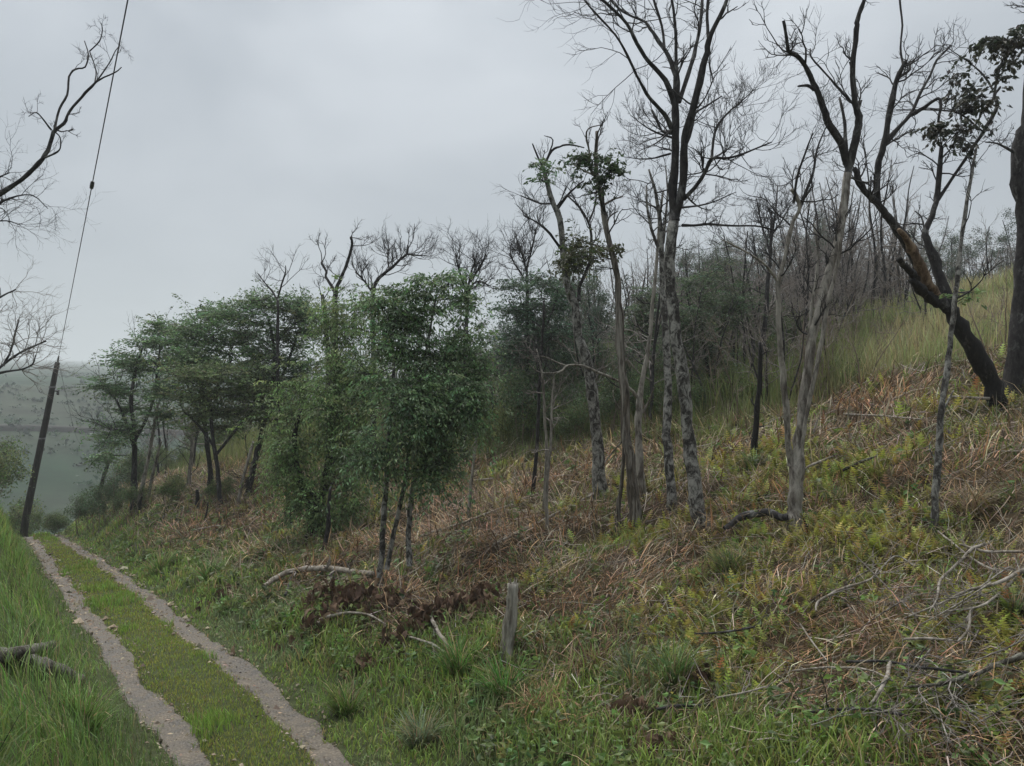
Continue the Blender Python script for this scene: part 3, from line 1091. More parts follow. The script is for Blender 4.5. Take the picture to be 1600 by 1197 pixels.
t.limb([(1464, 314, 8), (1467, 278, 8), (1471, 230, 6)], 0)
t.limb([(1466, 312, 6), (1491, 274, 5), (1514, 240, 5), (1535, 208, 6), (1552, 180, 6), (1559, 163, 6), (1554, 150, 4), (1563, 136, 4)], .2)
t.limb([(1553, 152, 4), (1558, 120, 4), (1566, 95, 3), (1580, 75, 2.5), (1605, 60, 2)], -.2)
t.limb([(1551, 140, 3), (1537, 118, 3), (1515, 98, 2), (1488, 80, 1.5)], .4)
t.limb([(1535, 205, 3), (1500, 178, 3), (1460, 172, 2.5), (1400, 172, 2)], -.3)
t.limb([(1445, 365, 3), (1440, 340, 2.5), (1430, 330, 2)], .2)
t.sprays([(1500, 165, 40, 12), (1490, 195, 34, 14, .2), (1530, 160, 26, 10, -.2), (1508, 225, 20, 14, .1), (1475, 205, 14, 12, -.1), (1540, 190, 18, 8, .2)], 80, .10, 12, (.042, .048, .030), .6, .15, droop=.55, width=.5)
t.sprays([(1560, 62, 34, 14), (1590, 70, 30, 22, .2), (1585, 95, 24, 10, -.2), (1545, 75, 24, 8, .2), (1615, 60, 30, 25, .1)], 90, .10, 12, (.042, .048, .030), .6, .15, droop=.55, width=.5)
t.sprays([(1500, 90, 14, 6), (1500, 118, 24, 8), (1545, 115, 16, 6), (1580, 120, 22, 6), (1510, 135, 18, 8)], 34, .085, 9, (.042, .048, .030), .6, .12, droop=.5, width=.5)
t.twigs([5, 8], 9, .6, 2, .3, up=.05)
t.twigs([1], 8, .6, 2, .7)
t.twigs([10, 11, 15], 6, .55, 2, .3)
t.end_twigs([6, 14], 3, .5, 2)
t.done()

t = Tree('dead_tree', 'thick rough dark trunk close behind the leaning black tree', 'tree', (1580, 630), 'bark_dark', 109)
t.limb([(1582, 632, 34), (1587, 580, 29), (1592, 500, 25), (1598, 420, 22), (1600, 350, 20), (1594, 300, 20), (1590, 260, 20), (1595, 215, 18), (1604, 185, 16), (1612, 120, 18), (1630, 20, 14)], .2, 'trunk', 12, 'bark_dark', rough=.10)
t.limb([(1588, 240, 5), (1560, 225, 3), (1540, 222, 2)], -.3)
t.limb([(1625, 60, 8), (1640, -10, 6), (1650, -60, 4)], .3)
t.twigs([1, 2], 6, .5, 2, .3)
t.done()

t = Tree('slim_tree', 'slim spotted tree crossing in front of the leaning black tree', 'tree', (1459, 832), 'bark_mottled', 110)
t.limb([(1459, 832, 11), (1461, 790, 11), (1464, 740, 11), (1467, 690, 11), (1471, 640, 10), (1478, 590, 9), (1484, 540, 8), (1490, 490, 8), (1495, 440, 7), (1502, 380, 6), (1508, 330, 6), (1516, 285, 5), (1522, 250, 4), (1526, 228, 3)], .4, 'trunk', 9, rough=.06)
t.limb([(1470, 650, 4), (1482, 625, 3), (1490, 610, 2)], .2, sides=5)
t.limb([(1462, 720, 3), (1452, 700, 2), (1455, 690, 1.5)], .2, sides=5)
t.twigs([0], 7, .4, 2, .6)
t.sprays([(1505, 460, 14, 6, .3), (1520, 455, 10, 5, .3)], 8, .07, 10, GREEN_L, .6, .12)
t.done()

# N: the leafy green trees
t = Tree('leafy_tree', 'broad leafy green tree with thick dark trunk, bright left of the darker crown', 'tree', (497, 836), 'bark_dark', 111)
t.limb([(497, 838, 32), (494, 805, 27), (488, 780, 22), (476, 760, 17), (462, 742, 14)], -.2, 'trunk', 10)
t.limb([(494, 800, 18), (504, 770, 15), (512, 730, 13), (520, 680, 11), (525, 620, 9), (528, 560, 7)], .5)
t.limb([(470, 752, 11), (462, 720, 9), (460, 680, 7), (470, 640, 6)], -.4)
t.sprays([(475, 610, 40, 40, .3), (520, 560, 44, 44, -.2), (560, 590, 40, 50, -.4), (450, 770, 22, 34, -.2), (505, 800, 36, 24, -.6), (540, 790, 40, 30, -.6), (440, 690, 22, 40, .2), (468, 700, 42, 66, -.6), (500, 640, 54, 70, -.5), (545, 560, 52, 60, .2), (530, 500, 42, 42, .6), (490, 760, 50, 40, -.4), (560, 640, 50, 70, -.6), (545, 735, 55, 55, -.5), (455, 650, 26, 30, .3), (575, 480, 40, 36, .6)], 1700, .074, 26, GREEN_L, .4, .29, droop=.65)
t.done()

t = Tree('leafy_tree', 'dark green small leafy tree on several thin crossing stems', 'tree', (592, 930), 'bark_mottled', 112)
t.limb([(592, 932, 11), (595, 890, 10), (598, 840, 9), (600, 795, 9), (603, 765, 8), (606, 700, 7), (612, 640, 6), (615, 580, 5), (612, 520, 4)], .2, 'trunk', 8)
t.limb([(604, 890, 8), (612, 850, 7), (622, 800, 7), (630, 765, 7), (640, 700, 6), (652, 620, 5), (668, 540, 4), (680, 470, 3)], .4)
t.limb([(640, 885, 9), (638, 840, 8), (641, 800, 8), (645, 760, 7), (662, 690, 6), (690, 610, 5), (705, 540, 4)], .6)
t.limb([(655, 700, 4), (675, 660, 4), (700, 640, 3)], -.3)
t.sprays([(600, 720, 52, 58, -.3), (655, 700, 52, 70, -.2), (640, 620, 66, 60, 0), (690, 560, 62, 60, .3), (700, 650, 46, 54, -.2), (615, 560, 50, 46, .3), (670, 490, 56, 46, .4), (715, 470, 34, 40, .3), (740, 520, 26, 40, .4), (620, 480, 36, 36, .5), (735, 610, 28, 36, 0), (688, 740, 26, 40, -.2), (735, 670, 20, 20, .1), (655, 448, 34, 24, .4), (705, 436, 26, 20, .4), (605, 462, 30, 22, .5), (755, 570, 20, 40, .3)], 1500, .066, 26, GREEN_B, .45, .25, droop=.6)
t.twigs([0, 1, 2], 8, .5, 2, .6)
t.done()

# ------------------------------------------------------------------ trees at the end of the track and behind
LAY = dict(flat=.30, droop=.15)
for k, (lab, bs, trunk, limbs, blobs, n, col, lf) in enumerate([
    ('dark layered tree standing outermost at the valley end of the wood', (208, 796),
     [(208, 798, 15), (209, 760, 14), (210, 715, 12), (209, 670, 10), (205, 625, 8), (212, 580, 6), (222, 545, 4)],
     [[(210, 700, 8), (195, 655, 6), (178, 620, 4), (158, 605, 3)], [(210, 690, 7), (235, 640, 6), (245, 590, 5), (250, 545, 3)], [(209, 680, 6), (190, 672, 4), (172, 672, 3)]],
     [(160, 601, 34, 9), (185, 612, 30, 9, .5), (190, 672, 40, 14, -.5), (178, 690, 26, 9, .5), (207, 562, 42, 12), (250, 535, 42, 14), (235, 572, 40, 12, 1), (262, 515, 30, 10, .5), (215, 640, 34, 10, 1), (250, 505, 14, 6, 0), (270, 560, 30, 14, 1)], 520, GREEN_B, .15),
    ('dark flat-topped tree in the middle of the wood by the track', (330, 770),
     [(330, 772, 12), (328, 730, 11), (322, 680, 9), (318, 630, 8), (312, 580, 6), (305, 540, 4)],
     [[(320, 650, 6), (345, 590, 5), (362, 560, 4), (340, 548, 3)], [(322, 670, 6), (296, 610, 5), (280, 560, 3)]],
     [(300, 510, 40, 14), (335, 500, 40, 13, .6), (280, 540, 34, 14, 1), (310, 560, 34, 14, -.5), (325, 530, 40, 14, .8), (345, 540, 34, 10, 0), (285, 585, 40, 14, .5), (330, 575, 40, 16, .8), (265, 620, 30, 14, .4), (250, 650, 30, 16, 1)], 520, GREEN_B, .15),
    ('tall dark tree with open rounded top above its forked trunk', (388, 768),
     [(388, 770, 14), (396, 730, 13), (406, 690, 12), (418, 640, 11), (425, 610, 10), (430, 570, 8), (426, 530, 6), (420, 495, 4)],
     [[(424, 615, 8), (440, 590, 6), (455, 550, 5), (470, 510, 4), (488, 495, 2)], [(420, 630, 6), (400, 580, 5), (385, 540, 4), (365, 515, 3)], [(427, 560, 5), (440, 525, 4), (462, 505, 3)]],
     [(392, 475, 34, 12), (430, 478, 44, 14, .5), (470, 480, 34, 16, .6), (360, 492, 40, 12, -.4), (405, 505, 44, 14, .2), (375, 520, 36, 14, .8), (440, 560, 34, 16, .6), (475, 530, 30, 22, .8), (400, 545, 36, 12, 0), (488, 500, 18, 18, 0), (430, 530, 50, 18, .5), (465, 580, 34, 30, .8), (410, 590, 40, 24, 1), (380, 560, 40, 16, .6)], 800, GREEN_B, .14),
    ('lighter green spreading tree low in front of the wood', (345, 792),
     [(345, 794, 11), (342, 760, 10), (338, 720, 9), (332, 680, 8), (330, 640, 6)],
     [[(338, 710, 7), (370, 670, 6), (395, 640, 4), (415, 620, 3)], [(336, 700, 6), (310, 665, 5), (285, 640, 3)]],
     [(330, 590, 56, 15), (375, 580, 44, 14, .6), (295, 620, 46, 14, -.3), (355, 615, 60, 16, .2), (405, 620, 44, 18, .4), (300, 645, 40, 12, .5), (370, 640, 50, 12, .8), (425, 650, 40, 22, .6), (330, 665, 40, 10, 1)], 640, (.160, .210, .095), .14),
    ('dense dark green rounded tree behind the two slim dead trees', (846, 690),
     [(846, 692, 12), (845, 640, 11), (842, 590, 9), (838, 540, 7), (832, 490, 5)],
     [[(840, 560, 6), (815, 510, 5), (795, 470, 3)], [(840, 540, 5), (862, 490, 4), (872, 455, 3)]],
     [(800, 445, 34, 16), (845, 440, 44, 18), (870, 470, 34, 26, .6), (830, 480, 46, 26, .4), (795, 480, 30, 20, .2), (855, 525, 60, 40, .5), (820, 550, 50, 40, .3), (880, 560, 40, 40, 1)], 620, (.085, .140, .082), .12),
    ('dark green leafy tree in the thicket right of the tall forked dead tree', (1110, 640),
     [(1110, 642, 10), (1108, 600, 9), (1102, 550, 8), (1095, 500, 6), (1092, 460, 4)],
     [[(1102, 560, 5), (1130, 510, 4), (1145, 470, 3)], [(1100, 540, 5), (1080, 490, 4), (1072, 450, 3)]],
     [(1085, 440, 34, 22), (1120, 425, 36, 20, .8), (1090, 490, 46, 34), (1130, 500, 36, 34, .5), (1100, 550, 46, 40, .2), (1150, 450, 26, 22, 1), (1070, 530, 30, 40, -.4), (1015, 470, 30, 40, 1), (1000, 530, 34, 44, 1)], 620, (.105, .145, .080), .10),
]):
    t = Tree('leafy_tree', lab, 'tree', bs, 'bark_dark', 300 + k, dmax=46)
    trunk = [(a_, b_, c_ * .72) for a_, b_, c_ in trunk]
    limbs = [[(a_, b_, c_ * .75) for a_, b_, c_ in l_] for l_ in limbs]
    t.limb(trunk, .3, 'trunk', 8)
    for l in limbs:
        t.limb(l, t.rng.uniform(-1.2, 1.2), sides=6)
    kw = LAY if k < 4 else dict(flat=.4, droop=.3)
    t.sprays(blobs, int(n * 1.5), lf * .70, 24, col, srad=.42 if k < 4 else .34, **kw)
    if k in (0, 1, 2):
        t.twigs(range(len(t.paths)), 6, 1.0, 2, .5)
    t.done()

# dead branches that top the leafy trees: bare trees standing behind them
for k, (lab, bs, trunk, limbs, tw) in enumerate([
    ('bare dead tree with a stout forked top above the leafy trees', (520, 770),
     [(520, 772, 16), (521, 700, 14), (522, 620, 12), (523, 540, 10), (523, 490, 9), (524, 455, 8)],
     [[(524, 456, 7), (530, 440, 6), (539, 420, 5), (546, 400, 5), (550, 380, 4), (548, 370, 4)], [(523, 455, 6), (517, 445, 5), (509, 432, 4), (510, 424, 4), (503, 412, 4), (504, 408, 3)]], 4),
    ('bare black snag leaning beside the stout forked dead tree', (511, 765),
     [(511, 767, 9), (512, 690, 8), (514, 610, 8), (512, 540, 7), (507, 495, 6), (504, 460, 5)], [], 2),
    ('bare tree whose crooked limb reaches a twiggy tip over the leafy tree', (580, 760),
     [(580, 762, 12), (582, 700, 11), (584, 620, 9), (583, 540, 8), (582, 480, 7), (584, 450, 6)],
     [[(584, 450, 6), (591, 436, 6), (602, 426, 5), (614, 417, 5), (626, 405, 4), (636, 396, 4), (637, 383, 3)], [(636, 397, 3), (650, 399, 2.5), (668, 400, 1.5)], [(583, 460, 4), (570, 440, 3), (555, 425, 2)], [(608, 421, 3), (606, 405, 2.5), (607, 394, 2)]], 12),
    ('bare fine-twigged tree fanning out above the dark green crown', (722, 730),
     [(722, 732, 10), (724, 680, 9), (726, 600, 8), (728, 530, 7), (730, 470, 5)],
     [[(730, 470, 4), (736, 448, 3.5), (748, 440, 3), (766, 447, 2)], [(730, 465, 4), (735, 430, 3), (745, 400, 2)], [(730, 462, 4), (718, 425, 3), (712, 400, 2)], [(736, 440, 3), (752, 412, 2.5), (760, 395, 1.5)]], 16),
    ('thin bare tree poking above the flat-topped dark trees', (434, 770),
     [(434, 772, 7), (434, 700, 6), (434, 600, 6), (434, 520, 5), (434, 470, 4)],
     [[(434, 470, 3), (425, 455, 3), (412, 440, 2), (404, 428, 1.5)], [(434, 465, 3), (440, 445, 3), (446, 425, 2), (446, 415, 1.5)]], 5),
    ('small bare tree with fan of fine twigs beside the mossy leaning tree', (822, 690),
     [(822, 692, 8), (823, 620, 7), (824, 540, 6), (824, 470, 5), (823, 420, 4)],
     [[(823, 425, 4), (815, 395, 3), (806, 370, 2)], [(823, 420, 4), (832, 385, 3), (838, 355, 2)], [(822, 440, 3), (806, 415, 2.5), (795, 395, 2)]], 16),
    ('bare fine-twigged tree between the forked dead tree and the split trunk', (1185, 610),
     [(1185, 612, 9), (1190, 560, 8), (1196, 500, 7), (1200, 440, 6), (1204, 390, 5), (1206, 340, 4)],
     [[(1205, 380, 4), (1212, 330, 3), (1215, 290, 2)], [(1203, 395, 4), (1190, 350, 3), (1182, 310, 2)], [(1204, 370, 3), (1222, 345, 2.5), (1235, 320, 2)], [(1201, 430, 3), (1180, 400, 2.5), (1165, 385, 2)]], 16),
]):
    t = Tree('bare_tree', lab, 'tree', bs, 'bark_dark', 400 + k, dmax=30, twig='twig_dark')
    t.limb(trunk, .3, 'trunk', 7)
    for l in limbs:
        t.limb(l, t.rng.uniform(-.8, .8), sides=5)
    ids = list(range(1, len(t.paths))) or [0]
    t.twigs(ids, tw, .034 * t.D, 2, .15, up=.12, kids=(3, 5))
    t.twigs([0], 5, .04 * t.D, 2, .5)
    t.done()

# pale poles and stems at the far end
for k, (lab, path, bark) in enumerate([
    ('thin pale leaning pole-like trunk before the outermost dark tree', [(214, 803, 6), (222, 760, 6), (232, 715, 5), (240, 670, 5), (247, 630, 4)], 'bark_pale'),
    ('short pale leaning stem just right of the long pale pole', [(232, 775, 5), (238, 745, 5), (246, 712, 4), (252, 690, 3)], 'bark_pale'),
    ('pale straight stem in the shade of the flat-topped tree', [(294, 762, 7), (297, 735, 6), (300, 700, 6), (302, 650, 5)], 'bark_pale'),
    ('dark slanting stem with pale foot right of the burnt stub', [(371, 793, 6), (376, 765, 6), (383, 735, 5), (396, 690, 5)], 'bark_pale'),
    ('thin white crooked stem inside the dark thicket', [(389, 766, 4), (391, 742, 4), (394, 722, 3)], 'bark_pale'),
    ('black burnt stub standing in the undergrowth', [(308, 792, 7), (309, 778, 6), (308, 765, 5)], 'bark_charred'),
    ('thin upright dead stick above the brown heap', [(318, 820, 3), (323, 800, 3), (325, 785, 2)], 'bark_dark'),
    ('black burnt stake at the foot of the long pale pole', [(220, 798, 6), (219, 785, 5), (222, 776, 3)], 'bark_charred'),
]):
    t = Tree('dead_sapling', lab, 'sapling', path[0][:2], bark, 450 + k, dmax=44)
    t.limb(path, t.rng.uniform(-.3, .3), 'trunk', 6)
    if k < 5:
        t.twigs([0], 4, 1.0, 1, .4)
    t.done()

# cut leaning sapling with one leaf tuft by the valley
t = Tree('lopped_tree', 'lopped leaning tree with a single dark leaf tuft above the valley', 'tree', (148, 802), 'bark_dark', 460, dmax=46)
t.limb([(146, 804, 7), (152, 785, 7), (160, 755, 6), (168, 725, 5), (175, 708, 4)], 0, 'trunk', 6)
t.limb([(174, 712, 2), (188, 711, 2), (202, 712, 1)], 0, sides=4)
t.sprays([(157, 712, 18, 9), (150, 720, 12, 6, .3), (166, 718, 10, 7), (155, 760, 14, 4, .2)], 60, .16, 14, GREEN_B, .4, .3)
t.done()

# ------------------------------------------------------------------ bare trees left of the track (their trunks stand out of the frame)
def side_tree(lab, D, basepx, trunk, limbs, seed, n, ln, twig='twig_dark', skip=0):
    b = P(basepx, 640, D)
    t = Tree('bare_tree', lab, 'tree', (basepx, 640), 'bark_dark', seed, D=D, twig=twig)
    g = t.p
    rr = ray(basepx, 640)
    # pixel of the foot
    py = CY
    for py in np.arange(500, 1400, 2.0):
        if P(basepx, py, D)[2] <= g[2]:
            break
    t.limb([(basepx, py, trunk[0][2] * 1.2)] + trunk, .2, 'trunk', 9)
    for l in limbs:
        t.limb(l, t.rng.uniform(-.9, .9), sides=7)
    t.twigs(range(1 + skip, len(t.paths)), n, ln, 2, .35, up=.06)
    return t.done()


side_tree('bare tree overhanging the left bank with one long crooked dark limb', 11.0, -210,
          [(-200, 560, 26), (-190, 480, 22), (-170, 420, 17), (-140, 385, 12)],
          [[(-150, 395, 11), (-90, 350, 10), (-40, 325, 9), (0, 303, 8), (35, 280, 7), (60, 255, 7), (75, 235, 6), (84, 207, 6), (100, 193, 5), (108, 175, 4), (128, 152, 4), (143, 135, 4), (155, 125, 3), (180, 113, 2), (190, 105, 1.5)],
           [(85, 203, 4), (93, 170, 3.5), (105, 148, 3.5), (108, 120, 3), (118, 108, 3), (133, 105, 2.5), (138, 85, 2), (132, 64, 1.5)],
           [(140, 80, 2), (155, 65, 2), (160, 48, 1.5), (158, 36, 1)],
           [(148, 130, 2.5), (150, 110, 2), (140, 80, 2)],
           [(150, 128, 2), (170, 100, 2), (180, 80, 1.5), (188, 70, 1)],
           [(80, 203, 3), (70, 190, 2.5), (57, 176, 2), (45, 182, 1.2)],
           [(66, 248, 3), (85, 240, 3), (94, 232, 2), (94, 215, 2), (86, 206, 2)]],
          471, 3, .30, skip=0)
side_tree('bare fine-twigged tree at the left edge behind the crooked limb', 17.0, -160,
          [(-150, 540, 22), (-120, 440, 16), (-95, 380, 12)],
          [[(-110, 420, 7), (-60, 370, 6), (-20, 330, 5), (15, 310, 3), (50, 305, 2), (75, 326, 1.2)],
           [(-100, 390, 7), (-50, 330, 5), (-15, 285, 3), (15, 270, 2)],
           [(-60, 370, 4), (-20, 350, 3), (10, 345, 2), (32, 352, 1.2)]],
          472, 12, .9)
side_tree('pale misty bare tree reaching in at the left edge above the valley', 27.0, -75,
          [(-70, 690, 15), (-60, 640, 12), (-45, 605, 10)],
          [[(-50, 615, 7), (-20, 592, 5), (5, 570, 4), (30, 552, 3.5), (50, 542, 3), (72, 533, 2)],
           [(5, 572, 4), (18, 545, 3), (25, 515, 2.5), (30, 500, 1.5)],
           [(-40, 605, 5), (0, 583, 4), (30, 578, 3), (50, 570, 2.5), (56, 555, 1.5)],
           [(-50, 610, 6), (-30, 540, 5), (-15, 480, 4), (5, 462, 3), (25, 452, 2)]],
          473, 12, 1.1, twig='twig_grey')

# ------------------------------------------------------------------ utility pole and its line
pb, pD = ground_hit(38, 826, 37.5)
pole = root('utility_pole', pb, 'leaning dark wooden utility pole beside the far end of the track', 'pole')
m_ = MB()
pp = spline([pb - np.array([0, 0, .6]), P(38, 826, pD), P(52, 752, pD), P(70, 665, pD), P(82, 605, pD), P(90, 566, pD)], 4)
limb_tube(m_, pp, np.linspace(.19, .115, len(pp)), 10, .02)
post = obj('post', m_, M['wood_pole'], pole, pb)
m_ = MB()
top = P(90, 566, pD)
tubes(m_, [[top - [0, 0, .1], top + [0.02, 0, .12], top + [.05, 0, .30]]], [[.05, .05, .035]], 8)
obj('pin_insulator', m_, M['porcelain'], pole, pb)
m_ = MB()
q_ = P(89.5, 611, pD)
tubes(m_, [[q_ - [.25, 0, 0], q_, q_ + [.12, -.05, .02]]], [[.03, .03, .03]], 6)
tubes(m_, [[q_ + [.02, 0, -.02], q_ + [.05, -.03, -.12], q_ + [.05, -.03, -.2]]], [[.05, .07, .05]], 8)
obj('side_bracket', m_, M['porcelain'], pole, pb)
for f_ in (.55, .82):
    m_ = MB()
    c_ = pp[int(f_ * (len(pp) - 1))]
    tubes(m_, [[c_ - [0, 0, .04], c_ + [0, 0, .04]]], [[.165, .16]], 10)
    obj('metal_band', m_, M['metal'], post, pb)
wa = top + np.array([.05, 0, .30])
wb_ = P(200, -2, 12.5)
dirw = wb_ - wa
tt_ = np.linspace(0, 2.4, 60)
wp = wa[None] + dirw[None] * tt_[:, None]
m_ = MB()
sag = 1.2 * (tt_ * (tt_ - 1.0)) * .10
wp[:, 2] += np.where(tt_ < 1, sag, 0)
tubes(m_, wp[None], np.full((1, 60), .0115), 6)
wo = obj('power_line', m_, M['wire'], None, wa)
tag(wo, 'single sagging overhead wire rising from the leaning pole', 'wire')
m_ = MB()
ib = P(141.5, 291, 12.5 / 12.5 * float(np.interp(291, [-2, 560], [12.5, 24])))
# insulator sits on the wire: take the wire point that projects nearest to it
pr = (wp - CAM)
c_, s_ = math.cos(PITCH), math.sin(PITCH)
dep = pr[:, 1] * c_ + pr[:, 2] * s_
upv = -pr[:, 1] * s_ + pr[:, 2] * c_
pyw = CY - upv / np.maximum(dep, .1) * F
kk = int(np.argmin(np.abs(np.where(dep > 1, pyw, 9e9) - 291)))
ib = wp[kk]
du = dirw / np.linalg.norm(dirw)
rk = np.array([.02, .055, .04, .06, .04, .06, .04, .055, .02])
tubes(m_, (ib[None] + du[None] * np.linspace(-.22, .22, 9)[:, None])[None], rk[None] * .9, 10)
tag(obj('strain_insulator', m_, M['porcelain'], None, ib), 'dark ribbed insulator strung midway on the overhead wire', 'insulator')
m_ = MB()
far_end = P(130, 700, 95)
tubes(m_, [spline([wa - [0, 0, .3], (wa + far_end) / 2 - [0, 0, 1.2], far_end], 8)], [np.full(17, .010)], 4)
tag(obj('power_line', m_, M['wire'], None, wa), 'faint second wire dropping from the pole down into the valley', 'wire')

# ------------------------------------------------------------------ thicket: bare grey trees and shrubs beyond the cleared slope
def edge(s):
    return np.interp(s, [-10, 2, 8.5, 11, 18, 28, 37, 60], [24, 18.5, 16.6, 13.6, 12.0, 10.0, 8.2, 7.0])


def thicket_tree(name, lab, grp, seed, h, stems, bark, twig, dens, leafy=None, leafn=0):
    rng = np.random.default_rng(seed)
    o = root(name, (0, 0, 0), lab, 'tree' if h > 3.2 else 'shrub', grp)
    tw = Twigs()
    tips = []
    for k in range(stems):
        a = rng.uniform(0, 6.28)
        lean = rng.uniform(.03, .22) if stems < 3 else rng.uniform(.1, .5)
        hh = h * rng.uniform(.65, 1.0)
        n = 7
        p = np.array([math.cos(a) * .08 * stems, math.sin(a) * .08 * stems, -.15])
        d = np.array([math.cos(a) * lean, math.sin(a) * lean, 1.0])
        pts = [p]
        for i in range(n - 1):
            d = d + rng.normal(size=3) * .10
            d[2] += .06
            d = d / np.linalg.norm(d)
            pts.append(pts[-1] + d * hh / (n - 1))
        pts = spline(pts, 2)
        r0 = (.010 + .010 * h) * rng.uniform(.7, 1.1) * (1 if stems < 3 else .7)
        rad = np.linspace(r0, r0 * .22, len(pts))
        m_ = MB()
        limb_tube(m_, pts, rad, 6, .05, rng)
        obj('trunk' if k == 0 else 'stem', m_, M[bark], o)
        for t_ in rng.uniform(.28, 1, int(dens)):
            i = min(int(t_ * (len(pts) - 1)), len(pts) - 2)
            d = rng.normal(size=3)
            d[2] = abs(d[2]) * .8 + .25
            d = d / np.linalg.norm(d)
            grow(tw, rng, pts[i], d, h * .24 * rng.uniform(.5, 1.2) * (1.25 - t_ * .5), max(rad[i] * .5, .008), 2, up=.10, kids=(2, 4), tipsink=tips)
    m_ = MB()
    tw.build(m_)
    tag(obj('twigs', m_, M[twig], o), kind='stuff')
    if leafy is not None:
        lf = MB()
        tp = np.array([a for a, _ in tips])
        idx = rng.integers(0, len(tp), leafn)
        off = rng.normal(size=(leafn, 3)) * .13
        leaves(lf, tp[idx] + off, rng.normal(size=(leafn, 3)) + np.array([[0, 0, -.4]]), .078 * rng.uniform(.6, 1.4, leafn), vary(vary(leafy, len(tp), .25, .1, rng)[idx], leafn, .25, .06, rng), .45, .12, rng)
        tag(obj('foliage', lf, M['leaf'], o, smooth=False), kind='stuff')
    return o


G1, G2, G3, G4, G5 = ('bare grey trees of the thicket', 'leafless brown shrubs of the thicket', 'leafy green shrubs of the thicket',
                      'tall bare trees along the ridge', 'green trees along the ridge')
protos = {
    'grey': [thicket_tree('bare_tree', 'bare grey tree among the thicket behind the cleared slope', G1, 500 + k, h, 1 + k % 2, 'bark_dark', 'twig_grey', 9) for k, h in enumerate((4.6, 5.4, 4.0, 6.2))],
    'shrub': [thicket_tree('bare_shrub', 'leafless brown many-stemmed shrub in the thicket', G2, 520 + k, h, 5, 'twig_brown', 'twig_brown', 5) for k, h in enumerate((2.4, 2.9, 3.1))],
    'green': [thicket_tree('leafy_shrub', 'leafy green shrub among the bare thicket stems', G3, 540 + k, h, 4, 'twig_brown', 'twig_brown', 5, c, 4200) for k, (h, c) in enumerate(((2.2, (.098, .140, .058)), (2.9, (.080, .120, .058)), (1.8, (.120, .165, .060))))],
    'ridge': [thicket_tree('bare_tree', 'tall bare tree standing along the ridge skyline', G4, 560 + k, h, 1, 'bark_dark', 'twig_grey', 14) for k, h in enumerate((7.0, 8.4, 6.2))],
    'ridgegreen': [thicket_tree('leafy_tree', 'dark green tree standing along the ridge skyline', G5, 580 + k, h, 1, 'bark_dark', 'twig_dark', 12, (.060, .084, .052), 6000) for k, h in enumerate((6.5, 7.6))],
}
used = {}


def plant(kind, x, y, sc=1.0, dz=0.0, lab=None):
    rng = RNG
    lst = protos[kind]
    k = int(rng.integers(len(lst)))
    key = (kind, k)
    if key not in used:
        o = lst[k]
        used[key] = o
    else:
        o = copy_tree(used[key])
    o.location = (x, y, float(zt(x, y)) + dz)
    o.rotation_euler = (rng.normal() * .05, rng.normal() * .05, rng.uniform(0, 6.28))
    v = sc * rng.uniform(.85, 1.15)
    o.scale = (v, v, v)
    if lab:
        o['label'] = lab
    else:
        s_, L_ = to_sl(x, y)
        head = {'grey': ('bare grey single-stemmed tree', 'bare grey twin-stemmed tree')[k % 2], 'shrub': 'leafless brown many-stemmed shrub', 'green': 'leafy green shrub',
                'ridge': 'tall bare single-stemmed tree', 'ridgegreen': 'dark green leafy tree'}[kind]
        if kind.startswith('ridge'):
            o['group'] = 'taller trees inside the thicket' if L_ <= 29 else (G5 if kind == 'ridgegreen' else G4)
        if L_ > 29:
            tail = 'on the ridge skyline above the tall grass' if s_ < 22 else 'on the ridge skyline above the thicket'
        else:
            tail = ('at the thicket edge ' if L_ - edge(s_) < 5 else 'deep in the thicket ') + (
                'at the valley end' if s_ > 33 else 'behind the leafy green trees' if s_ > 20 else 'behind the tall forked dead tree' if s_ > 12 else 'behind the split pale trunk')
        o['label'] = head + ' ' + tail
    return o


def px_of(x, y, z):
    r = np.array([x, y, z]) - CAM
    c, s_ = math.cos(PITCH), math.sin(PITCH)
    d = r[1] * c + r[2] * s_
    u = -r[1] * s_ + r[2] * c
    return CX + r[0] / d * F, CY - u / d * F, d


def scatter(n, s0, s1, l0, l1, kinds, wts, mind, sc=(0.9, 1.1), keep=None):
    got, tries = [], 0
    while len(got) < n and tries < n * 60:
        tries += 1
        s_ = RNG.uniform(s0, s1)
        L_ = edge(s_) + RNG.uniform(l0, l1)
        x, y = to_xy(s_, L_)
        if y < 6:
            continue
        a, b, d = px_of(x, y, float(zt(x, y)))
        if a < -150 or a > 1780:
            continue
        if keep is not None and not keep(a, b, d, s_, L_):
            continue
        if any((x - u) ** 2 + (y - v) ** 2 < mind * mind for u, v in got):
            continue
        got.append((x, y))
        plant(str(RNG.choice(kinds, p=wts)), x, y, RNG.uniform(*sc))


def scatter_px(n, p0, p1, d0, d1, kinds, wts, mind, sc, lmin=.8, keep=None):
    """as scatter, spread evenly over the directions p0..p1 (as pixels) and the distances d0..d1"""
    got, tries = [], 0
    while len(got) < n and tries < n * 50:
        tries += 1
        d = RNG.uniform(d0, d1)
        x = (RNG.uniform(p0, p1) - CX) / F * d
        s_, L_ = to_sl(x, d)
        if L_ < edge(s_) + lmin or s_ > 62:
            continue
        if keep is not None and not keep(x, d, s_, L_):
            continue
        if any((x - u) ** 2 + (d - v) ** 2 < mind * mind for u, v in got):
            continue
        got.append((x, d))
        plant(str(RNG.choice(kinds, p=wts)), x, d, RNG.uniform(*sc))
    return got


